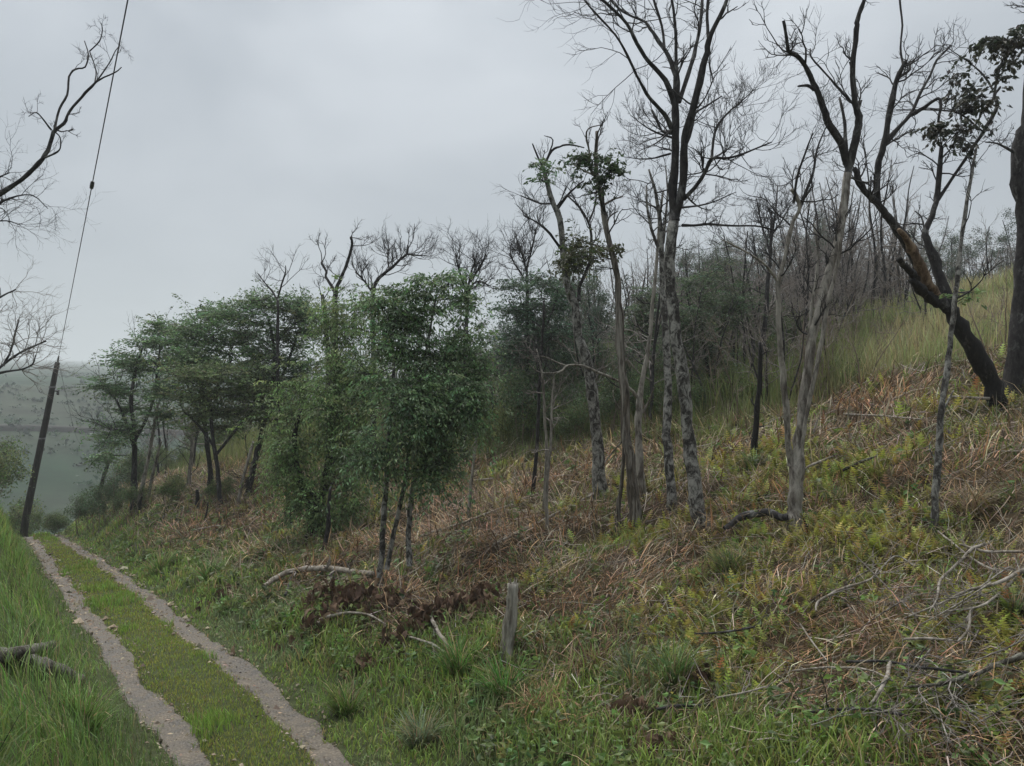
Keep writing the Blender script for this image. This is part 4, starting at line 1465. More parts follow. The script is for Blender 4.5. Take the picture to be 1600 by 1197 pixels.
scatter_px(60, 560, 1330, 14, 30, ['grey', 'shrub', 'green'], [.26, .34, .40], .9, (.7, 1.0), .6)
scatter_px(120, 520, 1330, 22, 44, ['grey', 'shrub', 'green'], [.46, .22, .32], 1.0, (.85, 1.1))
scatter_px(46, 200, 620, 34, 54, ['grey', 'shrub', 'green'], [.60, .25, .15], 1.1, (.9, 1.2), -.5)
scatter_px(46, 1000, 1325, 15.5, 26, ['green', 'shrub', 'grey'], [.46, .30, .24], .8, (.55, .85), .4)
scatter_px(34, 1080, 1350, 17, 30, ['grey', 'ridge'], [.8, .2], .8, (.6, .85), .6)
scatter_px(18, 760, 1230, 25, 38, ['ridgegreen'], [1.0], 1.8, (.55, .8), 1.5)
scatter_px(12, 1330, 1480, 21, 30, ['grey', 'shrub'], [.6, .4], 1.6, (.45, .75), .6)
scatter_px(26, 780, 1000, 17, 26, ['green', 'shrub'], [.6, .4], .9, (.5, .8), .3)
scatter_px(46, 1230, 1420, 26, 40, ['grey', 'shrub', 'ridge'], [.65, .15, .20], 1.0, (.8, 1.0))
scatter_px(100, 1020, 1760, 38, 60, ['ridge', 'ridgegreen', 'grey'], [.60, .16, .24], 1.2, (.6, .85))
scatter_px(54, 1310, 1760, 35, 47, ['ridge', 'ridgegreen'], [.62, .38], .9, (.55, .78))
scatter_px(22, 1040, 1300, 36, 50, ['ridgegreen'], [1.0], 1.6, (.7, .95))
for px_, d_ in ((1532, 46), (1562, 50), (1590, 47), (1500, 52)):
    plant('ridgegreen', (px_ - CX) / F * d_, d_, 1.0)
# small bare shrubs in the tall grass of the field
for (px_, py_, sc_) in ((1405, 560, .55), (1555, 545, .8), (1340, 590, .5), (1325, 575, .9), (1300, 585, .8)):
    g_, d_ = ground_hit(px_, py_, 30)
    plant('shrub', g_[0], g_[1], sc_)
for key_, lst_ in protos.items():            # drop prototypes that were never used
    for k_, o_ in enumerate(lst_):
        if (key_, k_) not in used:
            for ch in list(o_.children):
                bpy.data.objects.remove(ch)
            bpy.data.objects.remove(o_)

# scrub dotted over the far hillside
n = 5200
ss = RNG.uniform(95, 420, n)
LL = RNG.uniform(-.55, .75, n) * ss
x, y = to_xy(ss, LL)
kp = fbm(x * .03, y * .03, 151, 3) + RNG.normal(size=n) * .08 > .50
x, y, ss = x[kp], y[kp], ss[kp]
sz = np.exp(RNG.normal(-.25, .45, len(x))) * np.where(ss < 150, .9, 1.1)
ct = np.stack([x, y, zt(x, y) + sz * .35], 1)
idx = np.repeat(np.arange(len(x)), 14)
off = RNG.normal(size=(len(idx), 3)) * np.array([[.55, .55, .35]]) * sz[idx][:, None]
mb = MB()
leaves(mb, ct[idx] + off, RNG.normal(size=(len(idx), 3)), sz[idx] * RNG.uniform(.4, .9, len(idx)), vary(vary((.026, .050, .027), len(x), .3, .10)[idx], len(idx), .2, .05), .7, .15)
tag(obj('hill_scrub', mb, M['leaf'], smooth=False), 'low dark green scrub dotted over the misty far hillside', 'scrub', kind='stuff')

# ------------------------------------------------------------------ bushes by the far end of the track
for (px_, py_, dmx, sc_, kind_, lab) in [
    (12, 790, 42, 1.5, 'green', 'rounded green bush behind the left bank by the pole'),
    (-25, 770, 34, 1.6, 'green', 'dark bush at the edge of the left bank'),
    (45, 815, 46, .5, 'green', 'low green bush at the foot of the leaning pole'),
    (20, 800, 44, .9, 'green', 'leafy bush just left of the leaning pole'),
    (190, 792, 40, .95, 'green', 'yellowish bush on the cut bank right of the track end'),
    (175, 806, 38, .7, 'green', 'low bush hanging over the cut bank by the lopped tree'),
    (205, 806, 37, .6, 'green', 'small bush at the foot of the outermost dark tree'),
    (262, 785, 37, .6, 'green', 'small green bush under the flat-topped tree'),
    (340, 782, 36, .6, 'green', 'small green bush right of the burnt stub'),
    (100, 836, 70, .65, 'green', 'misty bush where the track drops into the valley'),
    (128, 834, 72, .75, 'green', 'misty rounded bush below the lopped tree in the valley'),
    (75, 836, 72, .65, 'green', 'misty bush beyond the pole in the valley'),
    (150, 834, 66, .7, 'green', 'misty bush under the cut bank in the valley'),
]:
    g_, d_ = ground_hit(px_, py_, dmx)
    if d_ >= dmx - .1:
        q_ = P(px_, py_, dmx)
        g_ = np.array([q_[0], q_[1], 0])
    plant(kind_, g_[0], g_[1], sc_, lab=lab)

# ------------------------------------------------------------------ ground cover
def polar(n, r0, r1, p, az0=-47, az1=47, rng=RNG):
    """points round the camera's ground spot, density falling as r^-p"""
    u = rng.random(n)
    e = 2 - p
    r = (r0 ** e + u * (r1 ** e - r0 ** e)) ** (1 / e)
    a = np.radians(rng.uniform(az0, az1, n))
    return np.sin(a) * r, np.cos(a) * r, r


def root_pts(x, y, sink=0.01):
    return np.stack([x, y, zt(x, y) - sink], 1)


def blob_field(x, y, lst):
    f = np.zeros_like(x)
    for (px_, py_, r_, w_) in lst:
        g_, _ = ground_hit(px_, py_, 60)
        f = np.maximum(f, w_ * np.exp(-(((x - g_[0]) ** 2 + (y - g_[1]) ** 2) / r_ ** 2) ** 1.3))
    return f


RED = [(260, 850, 2.6, 1), (330, 835, 2.0, .9), (560, 862, .9, .9), (470, 905, 1.0, .6), (690, 795, 1.3, .8), (700, 830, 1.2, .6), (830, 765, 1.0, .7), (880, 830, .55, 1), (870, 965, .65, 1),
       (930, 940, .7, .9), (1000, 915, .8, .9), (1060, 890, .6, .9), (820, 985, .6, .8), (840, 1075, .35, .9), (930, 1000, .4, .8), (870, 1130, .5, .7), (1370, 640, 1.0, .9), (1420, 610, .9, .7),
       (1500, 745, .8, .8), (1560, 730, .8, .8), (1230, 890, .5, .7), (1400, 1010, .4, .5), (1100, 830, .7, .6), (1040, 800, .8, .5), (1230, 1120, .3, .8), (1380, 700, .8, .6), (620, 990, .7, .7), (700, 930, .9, .8), (1190, 880, .4, .6), (1000, 1010, .3, .5)]
LUSH = [(440, 990, 1.0, .9), (520, 1080, .8, 1), (650, 1130, .7, 1), (560, 1150, .6, 1), (720, 1020, .4, .8), (785, 1060, .3, .8), (1050, 1040, .3, .7), (990, 1060, .35, .7), (1140, 880, .45, .8), (350, 930, 1.2, .9), (300, 890, 1.4, .8),
        (250, 900, 1.4, .9), (540, 855, .6, .6), (430, 850, .7, .6), (1090, 690, 1.2, .5), (820, 880, .5, .5), (1180, 760, .5, .6), (1330, 1180, .5, .8), (1200, 1170, .4, .8), (700, 1180, .5, .9), (760, 1120, .35, .8), (1350, 690, .5, .6), (1570, 720, .4, .6), (1280, 800, .5, .4)]
YEL = [(1250, 900, 1.5, .5), (1150, 1000, 1.0, .6), (1350, 850, 1.2, .7), (1300, 960, 1.0, .7), (1500, 980, 1.2, .6), (1560, 1120, .8, .7), (1280, 760, 1.0, .7), (1030, 830, .8, .5), (1180, 720, 1.0, .5), (420, 790, 2.0, .5), (1100, 1000, .6, .6), (780, 740, 1.2, .4)]


HEAP = [(500, 940, .55, 1), (560, 945, .75, 1), (640, 960, .7, 1), (700, 965, .6, 1), (760, 935, .7, 1), (820, 920, .4, .8), (345, 930, .6, .8), (990, 1115, .3, .7), (1030, 1165, .25, .7), (240, 855, 1.5, .5)]


def fields(x, y):
    s_, L_ = to_sl(x, y)
    red = np.maximum(blob_field(x, y, RED), .75 * sstep(.54, .68, fbm(x * .7, y * .7, 71, 3)))
    lush = np.maximum(blob_field(x, y, LUSH), .5 * sstep(.58, .70, fbm(x * .8, y * .8, 75, 3)))
    yel = np.maximum(blob_field(x, y, YEL), .38 * sstep(.50, .66, fbm(x * .9, y * .9, 78, 3)))
    return s_, L_, red, lush, yel


def mixc(a, b, f):
    f = np.asarray(f)[:, None]
    return np.asarray(a)[None] * (1 - f) + np.asarray(b)[None] * f


def track_gap(s_, L_):
    """distance in rut widths from the nearest rut centre"""
    a, b = track_half(s_, 41)
    c, d = track_half(s_, 51)
    u = L_ - rut_l(s_)
    v = L_ - rut_r(s_)
    g1 = np.where(u < 0, -u / a, u / b)
    g2 = np.where(v < 0, -v / c, v / d)
    return np.minimum(g1, g2)


# -- grass of the bank and the verge
x, y, r = polar(290000, 2.6, 46, 1.25)
s_, L_ = to_sl(x, y)
keep = (L_ < 1.62) & (L_ > -3.5) & (track_gap(s_, L_) > .18 + 1.25 * fbm(x * 6, y * 6, 3, 2) ** 1.2)
x, y, r, s_, L_ = [a[keep] for a in (x, y, r, s_, L_)]
n = len(x)
far = np.clip(r / 10, 1, 3.2)
pn = fbm(x * 1.3, y * 1.3, 81, 3)
tall = np.clip((1.62 - L_) / .7, .38, 1)
h = (.08 + .42 * RNG.random(n) ** 1.5 * (0.3 + 1.3 * pn)) * tall * np.where(r > 12, 1.2, 1)
col = vary(mixc((.182, .357, .068), (.269, .436, .106), pn) * (0.42 + .62 * fbm(x * .9, y * .9, 5, 3))[:, None] * np.array([[.92, .82, 1.0]]), n, .34, .11)
dry = RNG.random(n) < .09
col[dry] = vary((.317, .270, .143), int(dry.sum()), .2)
mb = MB()
blades(mb, root_pts(x, y), RNG.uniform(0, 6.28, n) * .5 + fbm(x * .6, y * .6, 83, 2) * 6, h, .0065 * far * RNG.uniform(.6, 1.4, n), RNG.uniform(.3, 1.7, n), col, 3)
tag(obj('bank_grass', mb, M['grass'], smooth=False), 'lush bright green grass covering the bank left of the track', 'grass', kind='stuff')

x, y, r = polar(560000, 3.5, 46, 1.2, -40, 20)
s_, L_ = to_sl(x, y)
keep = (L_ > rut_l(s_)) & (L_ < rut_r(s_)) & (track_gap(s_, L_) > .18 + 1.25 * fbm(x * 6, y * 6, 4, 2) ** 1.2) & (s_ < 46)
x, y, r, s_, L_ = [a[keep] for a in (x, y, r, s_, L_)]
n = len(x)
pn = fbm(x * 1.6, y * 1.6, 91, 3)
clump = sstep(.60, .72, fbm(x * 1.1, y * 1.1, 93, 3))
h = (.025 + .055 * RNG.random(n)) * (1 + 1.8 * clump)
col = vary(mixc((.322, .321, .069), (.196, .321, .059), np.clip(pn * .8 + clump * .6, 0, 1)), n, .22, .09)
dry = RNG.random(n) < .10
col[dry] = vary((.301, .222, .120), int(dry.sum()), .25)
mb = MB()
blades(mb, root_pts(x, y), RNG.uniform(0, 6.28, n), h, .0065 * np.clip(r / 9, 1, 3.5) * RNG.uniform(.6, 1.4, n), RNG.uniform(.2, 1.4, n), col, 2)
tag(obj('strip_grass', mb, M['grass'], smooth=False), 'short yellow green grass strip between the two wheel tracks', 'grass', kind='stuff')

x, y, r = polar(420000, 3.5, 48, 1.2, -42, 47)
s_, L_, red, lush, yel = fields(x, y)
verge = sstep(6.0, 4.2, L_ + (fbm(x * .7, y * .7, 95, 2) - .5) * 2.5)
prob = np.clip(verge * 1.0 + lush * .75, 0, 1) * (1 - .6 * red * (1 - verge))
prob = prob * (1 - .9 * blob_field(x, y, HEAP))
keep = (L_ > rut_r(s_)) & (L_ < edge(s_) + 1.5) & (track_gap(s_, L_) > .18 + 1.25 * fbm(x * 6, y * 6, 6, 2) ** 1.2) & (RNG.random(len(x)) < prob)
x, y, r, s_, L_, lush, verge = [a[keep] for a in (x, y, r, s_, L_, lush, verge)]
n = len(x)
far = np.clip(r / 9, 1, 3.5)
pn = fbm(x * 1.2, y * 1.2, 97, 3)
low = sstep(3.2, 4.0, L_)
h = (.05 + .20 * RNG.random(n) * (.45 + pn)) * (.35 + .65 * low) * (1 + .5 * lush)
sil = sstep(.55, .7, fbm(x * .9, y * .9, 99, 2))
col = mixc((.164, .257, .059), (.258, .338, .078), pn)
col = col * (1 - .55 * sil[:, None]) + np.array([[.19, .24, .145]]) * .55 * sil[:, None]
col = vary(col, n, .25, .09)
dry = RNG.random(n) < .09
col[dry] = vary((.349, .262, .135), int(dry.sum()), .25)
mb = MB()
blades(mb, root_pts(x, y), RNG.uniform(0, 6.28, n), h, .0105 * far * RNG.uniform(.5, 1.6, n), RNG.uniform(.3, 1.8, n), col, 3)
tag(obj('verge_grass', mb, M['grass'], smooth=False), 'mixed green grass along the verge right of the track', 'grass', kind='stuff')

# -- cut dead grass lying on the cleared slope
x, y, r = polar(300000, 3.5, 42, 1.05, -36, 47)
s_, L_, red, lush, yel = fields(x, y)
dens = np.clip(.46 + .6 * red - .35 * lush - .3 * yel, .05, 1) * sstep(3.7, 5.2, L_)
keep = (L_ < edge(s_) + 1.0) & (s_ < 42) & (RNG.random(len(x)) < dens)
x, y, r, red, yel = [a[keep] for a in (x, y, r, red, yel)]
n = len(x)
far = np.clip(r / 8, 1, 2.3)
col = mixc((.31, .245, .150), (.43, .262, .148), np.clip(red * 1.2, 0, 1))
grey = RNG.random(n) < .28
col[grey] = (.25, .215, .165)
pal = RNG.random(n) < .09
col[pal] = (.56, .47, .33)
dk = RNG.random(n) < .22 + .15 * red
col[dk] = (.13, .082, .05)
col = col * (.38 + 1.15 * fbm(x * 1.3, y * 1.3, 113, 3))[:, None]
col = vary(col, n, .38, .07)
flow = fbm(x * .8, y * .8, 111, 2) * 9 + RNG.normal(size=n) * .9
tilt = np.clip(RNG.normal(1.15, .35, n) - .25 * (RNG.random(n) < .25), .1, 1.65)
mb = MB()
pr_ = root_pts(x, y, 0)
pr_[:, 2] += np.abs(RNG.normal(size=n)) * .035 * (1 + red)
blades(mb, pr_, flow, RNG.uniform(.10, .38, n) * np.clip(far, 1, 1.8), .0078 * far * RNG.uniform(.4, 1.7, n), RNG.normal(.8, .8, n), col, 3, tilt)
tag(obj('cut_dead_grass', mb, M['straw'], smooth=False), 'cut dead brown grass strewn over the cleared slope', 'dead grass', kind='stuff')

# -- yellow green regrowth: small fern fronds
def fronds(mb, p, az, h, tilt, bend, col, npin=7, rng=RNG):
    n = len(p)
    dirx = np.stack([np.cos(az), np.sin(az), np.zeros(n)], 1)
    side = np.stack([-np.sin(az), np.cos(az), np.zeros(n)], 1)
    ang = tilt.copy()
    q = p.copy()
    V, T, k = [], [], 0
    for i in range(npin):
        dr = np.sin(ang)[:, None] * dirx + np.cos(ang)[:, None] * np.array([[0, 0, 1.0]])
        f = (i + .5) / npin
        st = (h / npin)[:, None]
        wl = (h * .21 * (math.sin(math.pi * min(f * 0.85 + .18, 1)) ** .8))[:, None]
        for sg in (-1, 1):
            a = q - dr * st * .10
            b = q + dr * st * .80
            c = q + dr * st * 1.05 + side * sg * wl - np.array([[0, 0, .12]]) * wl
            V += [a, b, c]
            T.append((k, k + 1, k + 2) if sg > 0 else (k, k + 2, k + 1))
            k += 3
        q = q + dr * st
        ang = ang + bend / npin
    v = np.stack(V, 1).reshape(-1, 3)
    tr = (np.arange(n)[:, None, None] * k + np.array(T)[None]).reshape(-1, 3)
    mb.add(v, tris=tr, col=np.repeat(col, k, axis=0))


x, y, r = polar(46000, 3.6, 26, 1.25, -30, 47)
s_, L_, red, lush, yel = fields(x, y)
dens = np.clip(.05 + 1.0 * yel + .08 * lush - .6 * red, .01, 1) * sstep(4.3, 6.0, L_) * (.35 + .65 * sstep(13, 6, s_))
keep = (L_ < edge(s_)) & (RNG.random(len(x)) < dens)
x, y, r = [a[keep] for a in (x, y, r)]
k3 = 3
x = np.repeat(x, k3) + RNG.normal(size=len(x) * k3) * .03
y = np.repeat(y, k3) + RNG.normal(size=len(y) * k3) * .03
r = np.repeat(r, k3)
n = len(x)
col = vary(mixc((.340, .310, .062), (.215, .262, .068), fbm(x * 1.5, y * 1.5, 121, 2)), n, .38, .10)
br = RNG.random(n) < .12
col[br] = vary((.317, .183, .079), int(br.sum()), .2)
mb = MB()
fronds(mb, root_pts(x, y), RNG.uniform(0, 6.28, n), RNG.uniform(.10, .26, n) * np.clip(r / 9, 1, 1.7), np.abs(RNG.normal(.45, .3, n)), RNG.uniform(.2, 1.2, n), col, 8)
tag(obj('fern_regrowth', mb, M['grass'], smooth=False), 'yellow green fern regrowth scattered over the cleared slope', 'ferns', kind='stuff')

# -- thin regrowth blades all over the slope
x, y, r = polar(150000, 3.6, 40, 1.2, -36, 47)
s_, L_, red, lush, yel = fields(x, y)
dens = np.clip(.24 + .45 * yel + .5 * lush - .35 * red, .03, 1) * sstep(4.0, 5.5, L_)
keep = (L_ < edge(s_) + 1) & (s_ < 44) & (RNG.random(len(x)) < dens)
x, y, r, yel, lush = [a[keep] for a in (x, y, r, yel, lush)]
n = len(x)
far = np.clip(r / 8, 1, 3.4)
col = vary(mixc((.139, .167, .054), (.270, .246, .063), np.clip(yel + RNG.normal(size=n) * .3, 0, 1)), n, .40, .10)
mb = MB()
blades(mb, root_pts(x, y), RNG.uniform(0, 6.28, n), RNG.uniform(.06, .22, n) * np.clip(far, 1, 1.6), .0115 * far * RNG.uniform(.4, 1.6, n), RNG.uniform(.3, 1.9, n), col, 3)
tag(obj('slope_grass', mb, M['grass'], smooth=False), 'thin olive green grass coming up through the dead litter', 'grass', kind='stuff')

# -- broad leaved weeds on the verge
x, y, r = polar(12000, 3.8, 30, 1.2, -36, 46)
s_, L_, red, lush, yel = fields(x, y)
keep = (L_ > 3.7) & (L_ < edge(s_)) & (RNG.random(len(x)) < np.clip(sstep(7.5, 4.5, L_) * .8 + .16 + .3 * lush, 0, 1))
x, y, r = [a[keep] for a in (x, y, r)]
npl = 11
pc = root_pts(x, y)
idx = np.repeat(np.arange(len(x)), npl)
n = len(idx)
hh = np.repeat(RNG.uniform(.06, .26, len(x)), npl)
c = pc[idx] + np.stack([RNG.normal(size=n) * .05, RNG.normal(size=n) * .05, hh * RNG.random(n)], 1)
d = np.stack([RNG.normal(size=n), RNG.normal(size=n), RNG.normal(.1, .4, n)], 1)
colw = vary(vary((.135, .190, .060), len(x), .25, .12)[idx], n, .2, .06)
mb = MB()
leaves(mb, c, d, .066 * RNG.uniform(.5, 1.6, n) * np.clip(np.repeat(r, npl) / 9, 1, 2), colw, .5, .1)
tag(obj('broadleaf_weeds', mb, M['leaf'], smooth=False), 'low broad leaved weeds along the verge and the slope foot', 'weeds', kind='stuff')

# -- tall uncut grass beyond the clearing and in the field on the right
x, y, r = polar(180000, 8, 46, .9, -34, 46)
s_, L_ = to_sl(x, y)
keep = (L_ > edge(s_) - .3 + (fbm(x * .6, y * .6, 131, 2) - .5) * 2) & (L_ < 44) & (s_ < 58)
x, y, r, s_, L_ = [a[keep] for a in (x, y, r, s_, L_)]
n = len(x)
pn = fbm(x * .35, y * .35, 133, 3)
pxs = CX + x / y * F
field = sstep(1290, 1400, pxs) * sstep(14, 19, r)
ln = L_ - edge(s_)
strawp = np.clip(sstep(.50, .62, fbm(x * .28, y * .6, 137, 3)), 0, 1) * (.25 + .75 * field)
h = RNG.uniform(.4, 1.35, n) * (.40 + 1.0 * pn) * (1 - .35 * field) * (.55 + .9 * fbm(x * 1.1, y * 1.1, 139, 3)) * np.clip(.45 + ln / 3.0, .45, 1)
col = mixc((.111, .155, .054), (.190, .222, .079), np.clip(pn * 1.1, 0, 1))
col = col * (1 - field[:, None] * .5) + np.array([[.31, .37, .15]]) * field[:, None] * .5
col = col * (.70 + .6 * fbm(x * .9, y * .9, 141, 3))[:, None]
col = col * (1 - .7 * strawp[:, None]) + np.array([[.42, .36, .21]]) * .7 * strawp[:, None]
col = vary(col, n, .22, .07)
mb = MB()
blades(mb, root_pts(x, y), RNG.uniform(0, 6.28, n), h, .0125 * np.clip(r / 16, .9, 2.2) * RNG.uniform(.5, 1.4, n), RNG.uniform(.1, 1.0, n), col, 2)
tag(obj('tall_grass', mb, M['grass'], smooth=False), 'tall uncut grass and straw beyond the cleared slope', 'tall grass', kind='stuff')

# -- small sticks among the litter
x, y, r = polar(9000, 3.8, 34, 1.1, -34, 47)
s_, L_ = to_sl(x, y)
keep = (L_ > 4.6) & (L_ < edge(s_) + 1.5) & (s_ < 42)
x, y, r = [a[keep] for a in (x, y, r)]
n = len(x)
a0 = RNG.uniform(0, 6.28, n)
ln = RNG.uniform(.12, .75, n) * np.clip(r / 9, 1, 1.6)
tz = np.linspace(-.5, .5, 4)
Pt = np.zeros((n, 4, 3))
Pt[:, :, 0] = x[:, None] + np.cos(a0)[:, None] * ln[:, None] * tz[None] + RNG.normal(size=(n, 4)) * .015
Pt[:, :, 1] = y[:, None] + np.sin(a0)[:, None] * ln[:, None] * tz[None] + RNG.normal(size=(n, 4)) * .015
Pt[:, :, 2] = zt(Pt[:, :, 0], Pt[:, :, 1]) + .05 + np.abs(RNG.normal(size=(n, 1))) * .05 + RNG.normal(size=(n, 1)) * .12 * tz[None]
R_ = RNG.uniform(.0018, .0055, n)[:, None] * np.linspace(1.1, .6, 4)[None] * np.clip(r / 9, 1, 1.8)[:, None]
mb = MB()
tubes(mb, Pt, R_, 3, vary((.317, .277, .231), n, .4, .06), cap=False)
tag(obj('brushwood', mb, M['stick']), 'thin grey sticks and brushwood littering the cleared slope', 'sticks', kind='stuff')

# -- stones in the wheel tracks
n = 7500
ss = 2 + 38 * RNG.random(n) ** 1.6
cc = np.where(RNG.random(n) < .5, rut_l(ss), rut_r(ss))
LL = cc + RNG.normal(size=n) * .15
x, y = to_xy(ss, LL)
z = zt(x, y) + .030
sz = np.exp(RNG.normal(-4.75, .6, n)) * np.clip(ss / 10, 1, 2)
oc = np.array([[1, 0, 0], [-1, 0, 0], [0, 1, 0], [0, -1, 0], [0, 0, .7], [0, 0, -.7]])
v = oc[None] * sz[:, None, None] * RNG.uniform(.55, 1.4, (n, 6, 1)) + RNG.normal(size=(n, 6, 3)) * sz[:, None, None] * .2 + np.stack([x, y, z], 1)[:, None]
fc = np.array([[0, 2, 4], [2, 1, 4], [1, 3, 4], [3, 0, 4], [2, 0, 5], [1, 2, 5], [3, 1, 5], [0, 3, 5]])
mb = MB()
mb.add(v.reshape(-1, 3), tris=(np.arange(n)[:, None, None] * 6 + fc[None]).reshape(-1, 3), col=np.repeat(vary((.26, .215, .16), n, .35, .05), 6, axis=0))
tag(obj('gravel', mb, M['stick'], smooth=False), 'small pale stones lying in the bare wheel tracks', 'gravel', kind='stuff')

# ------------------------------------------------------------------ fallen branches
def fallen(lab, path, bark, lift=.06, name='fallen_branch', sides=7, fork=None, n_tw=0, group=None, seed=0):
    rng = np.random.default_rng(900 + seed)
    pts, rad = [], []
    for k, q in enumerate(path):
        g_, d_ = ground_hit(q[0], q[1], 60)
        # the branch lies `lift` above the ground: step towards the camera along the ray
        up = (q[3] if len(q) > 3 else lift) + (0 if name != 'fallen_branch' else .02 if group else .07)
        r_ = ray(q[0], q[1])
        Ds = np.arange(d_, max(d_ - 3, 1.5), -.02)
        p_ = CAM[None] + r_[None] * Ds[:, None]
        D = Ds[int(np.argmax(p_[:, 2] - zt(p_[:, 0], p_[:, 1]) >= up))]
        pts.append(CAM + r_ * D)
        rad.append(q[2] * D / F * (.53 if name == 'fallen_branch' else .5))
    c0 = pts[0]
    o = root(name, c0, lab, 'log' if name == 'fallen_log' else 'branch', group)
    P_ = spline(pts, 4)
    r_ = spline(np.stack([rad] * 3, 1), 4)[:, 0] if len(rad) > 2 else np.linspace(rad[0], rad[-1], len(P_))
    P_ = P_ + rng.normal(size=P_.shape) * r_[:, None] * .15
    m_ = MB()
    limb_tube(m_, P_, np.maximum(r_, .003), sides, .07, rng)
    obj('stem', m_, M[bark], o, c0)
    if n_tw:
        tw = Twigs()
        for _ in range(n_tw):
            i = rng.integers(len(P_) // 3, len(P_) - 1)
            d = P_[i + 1] - P_[i]
            d = d / np.linalg.norm(d) + rng.normal(size=3) * np.array([.6, .6, .25])
            grow(tw, rng, P_[i], d / np.linalg.norm(d), .32 * rng.uniform(.5, 1.2), max(r_[i] * .5, .003), 1, up=-.01, wob=.2)
        m_ = MB()
        tw.build(m_)
        tag(obj('twigs', m_, M['twig_grey' if bark != 'bark_dark' else 'twig_dark'], o, c0), kind='stuff')
    return o


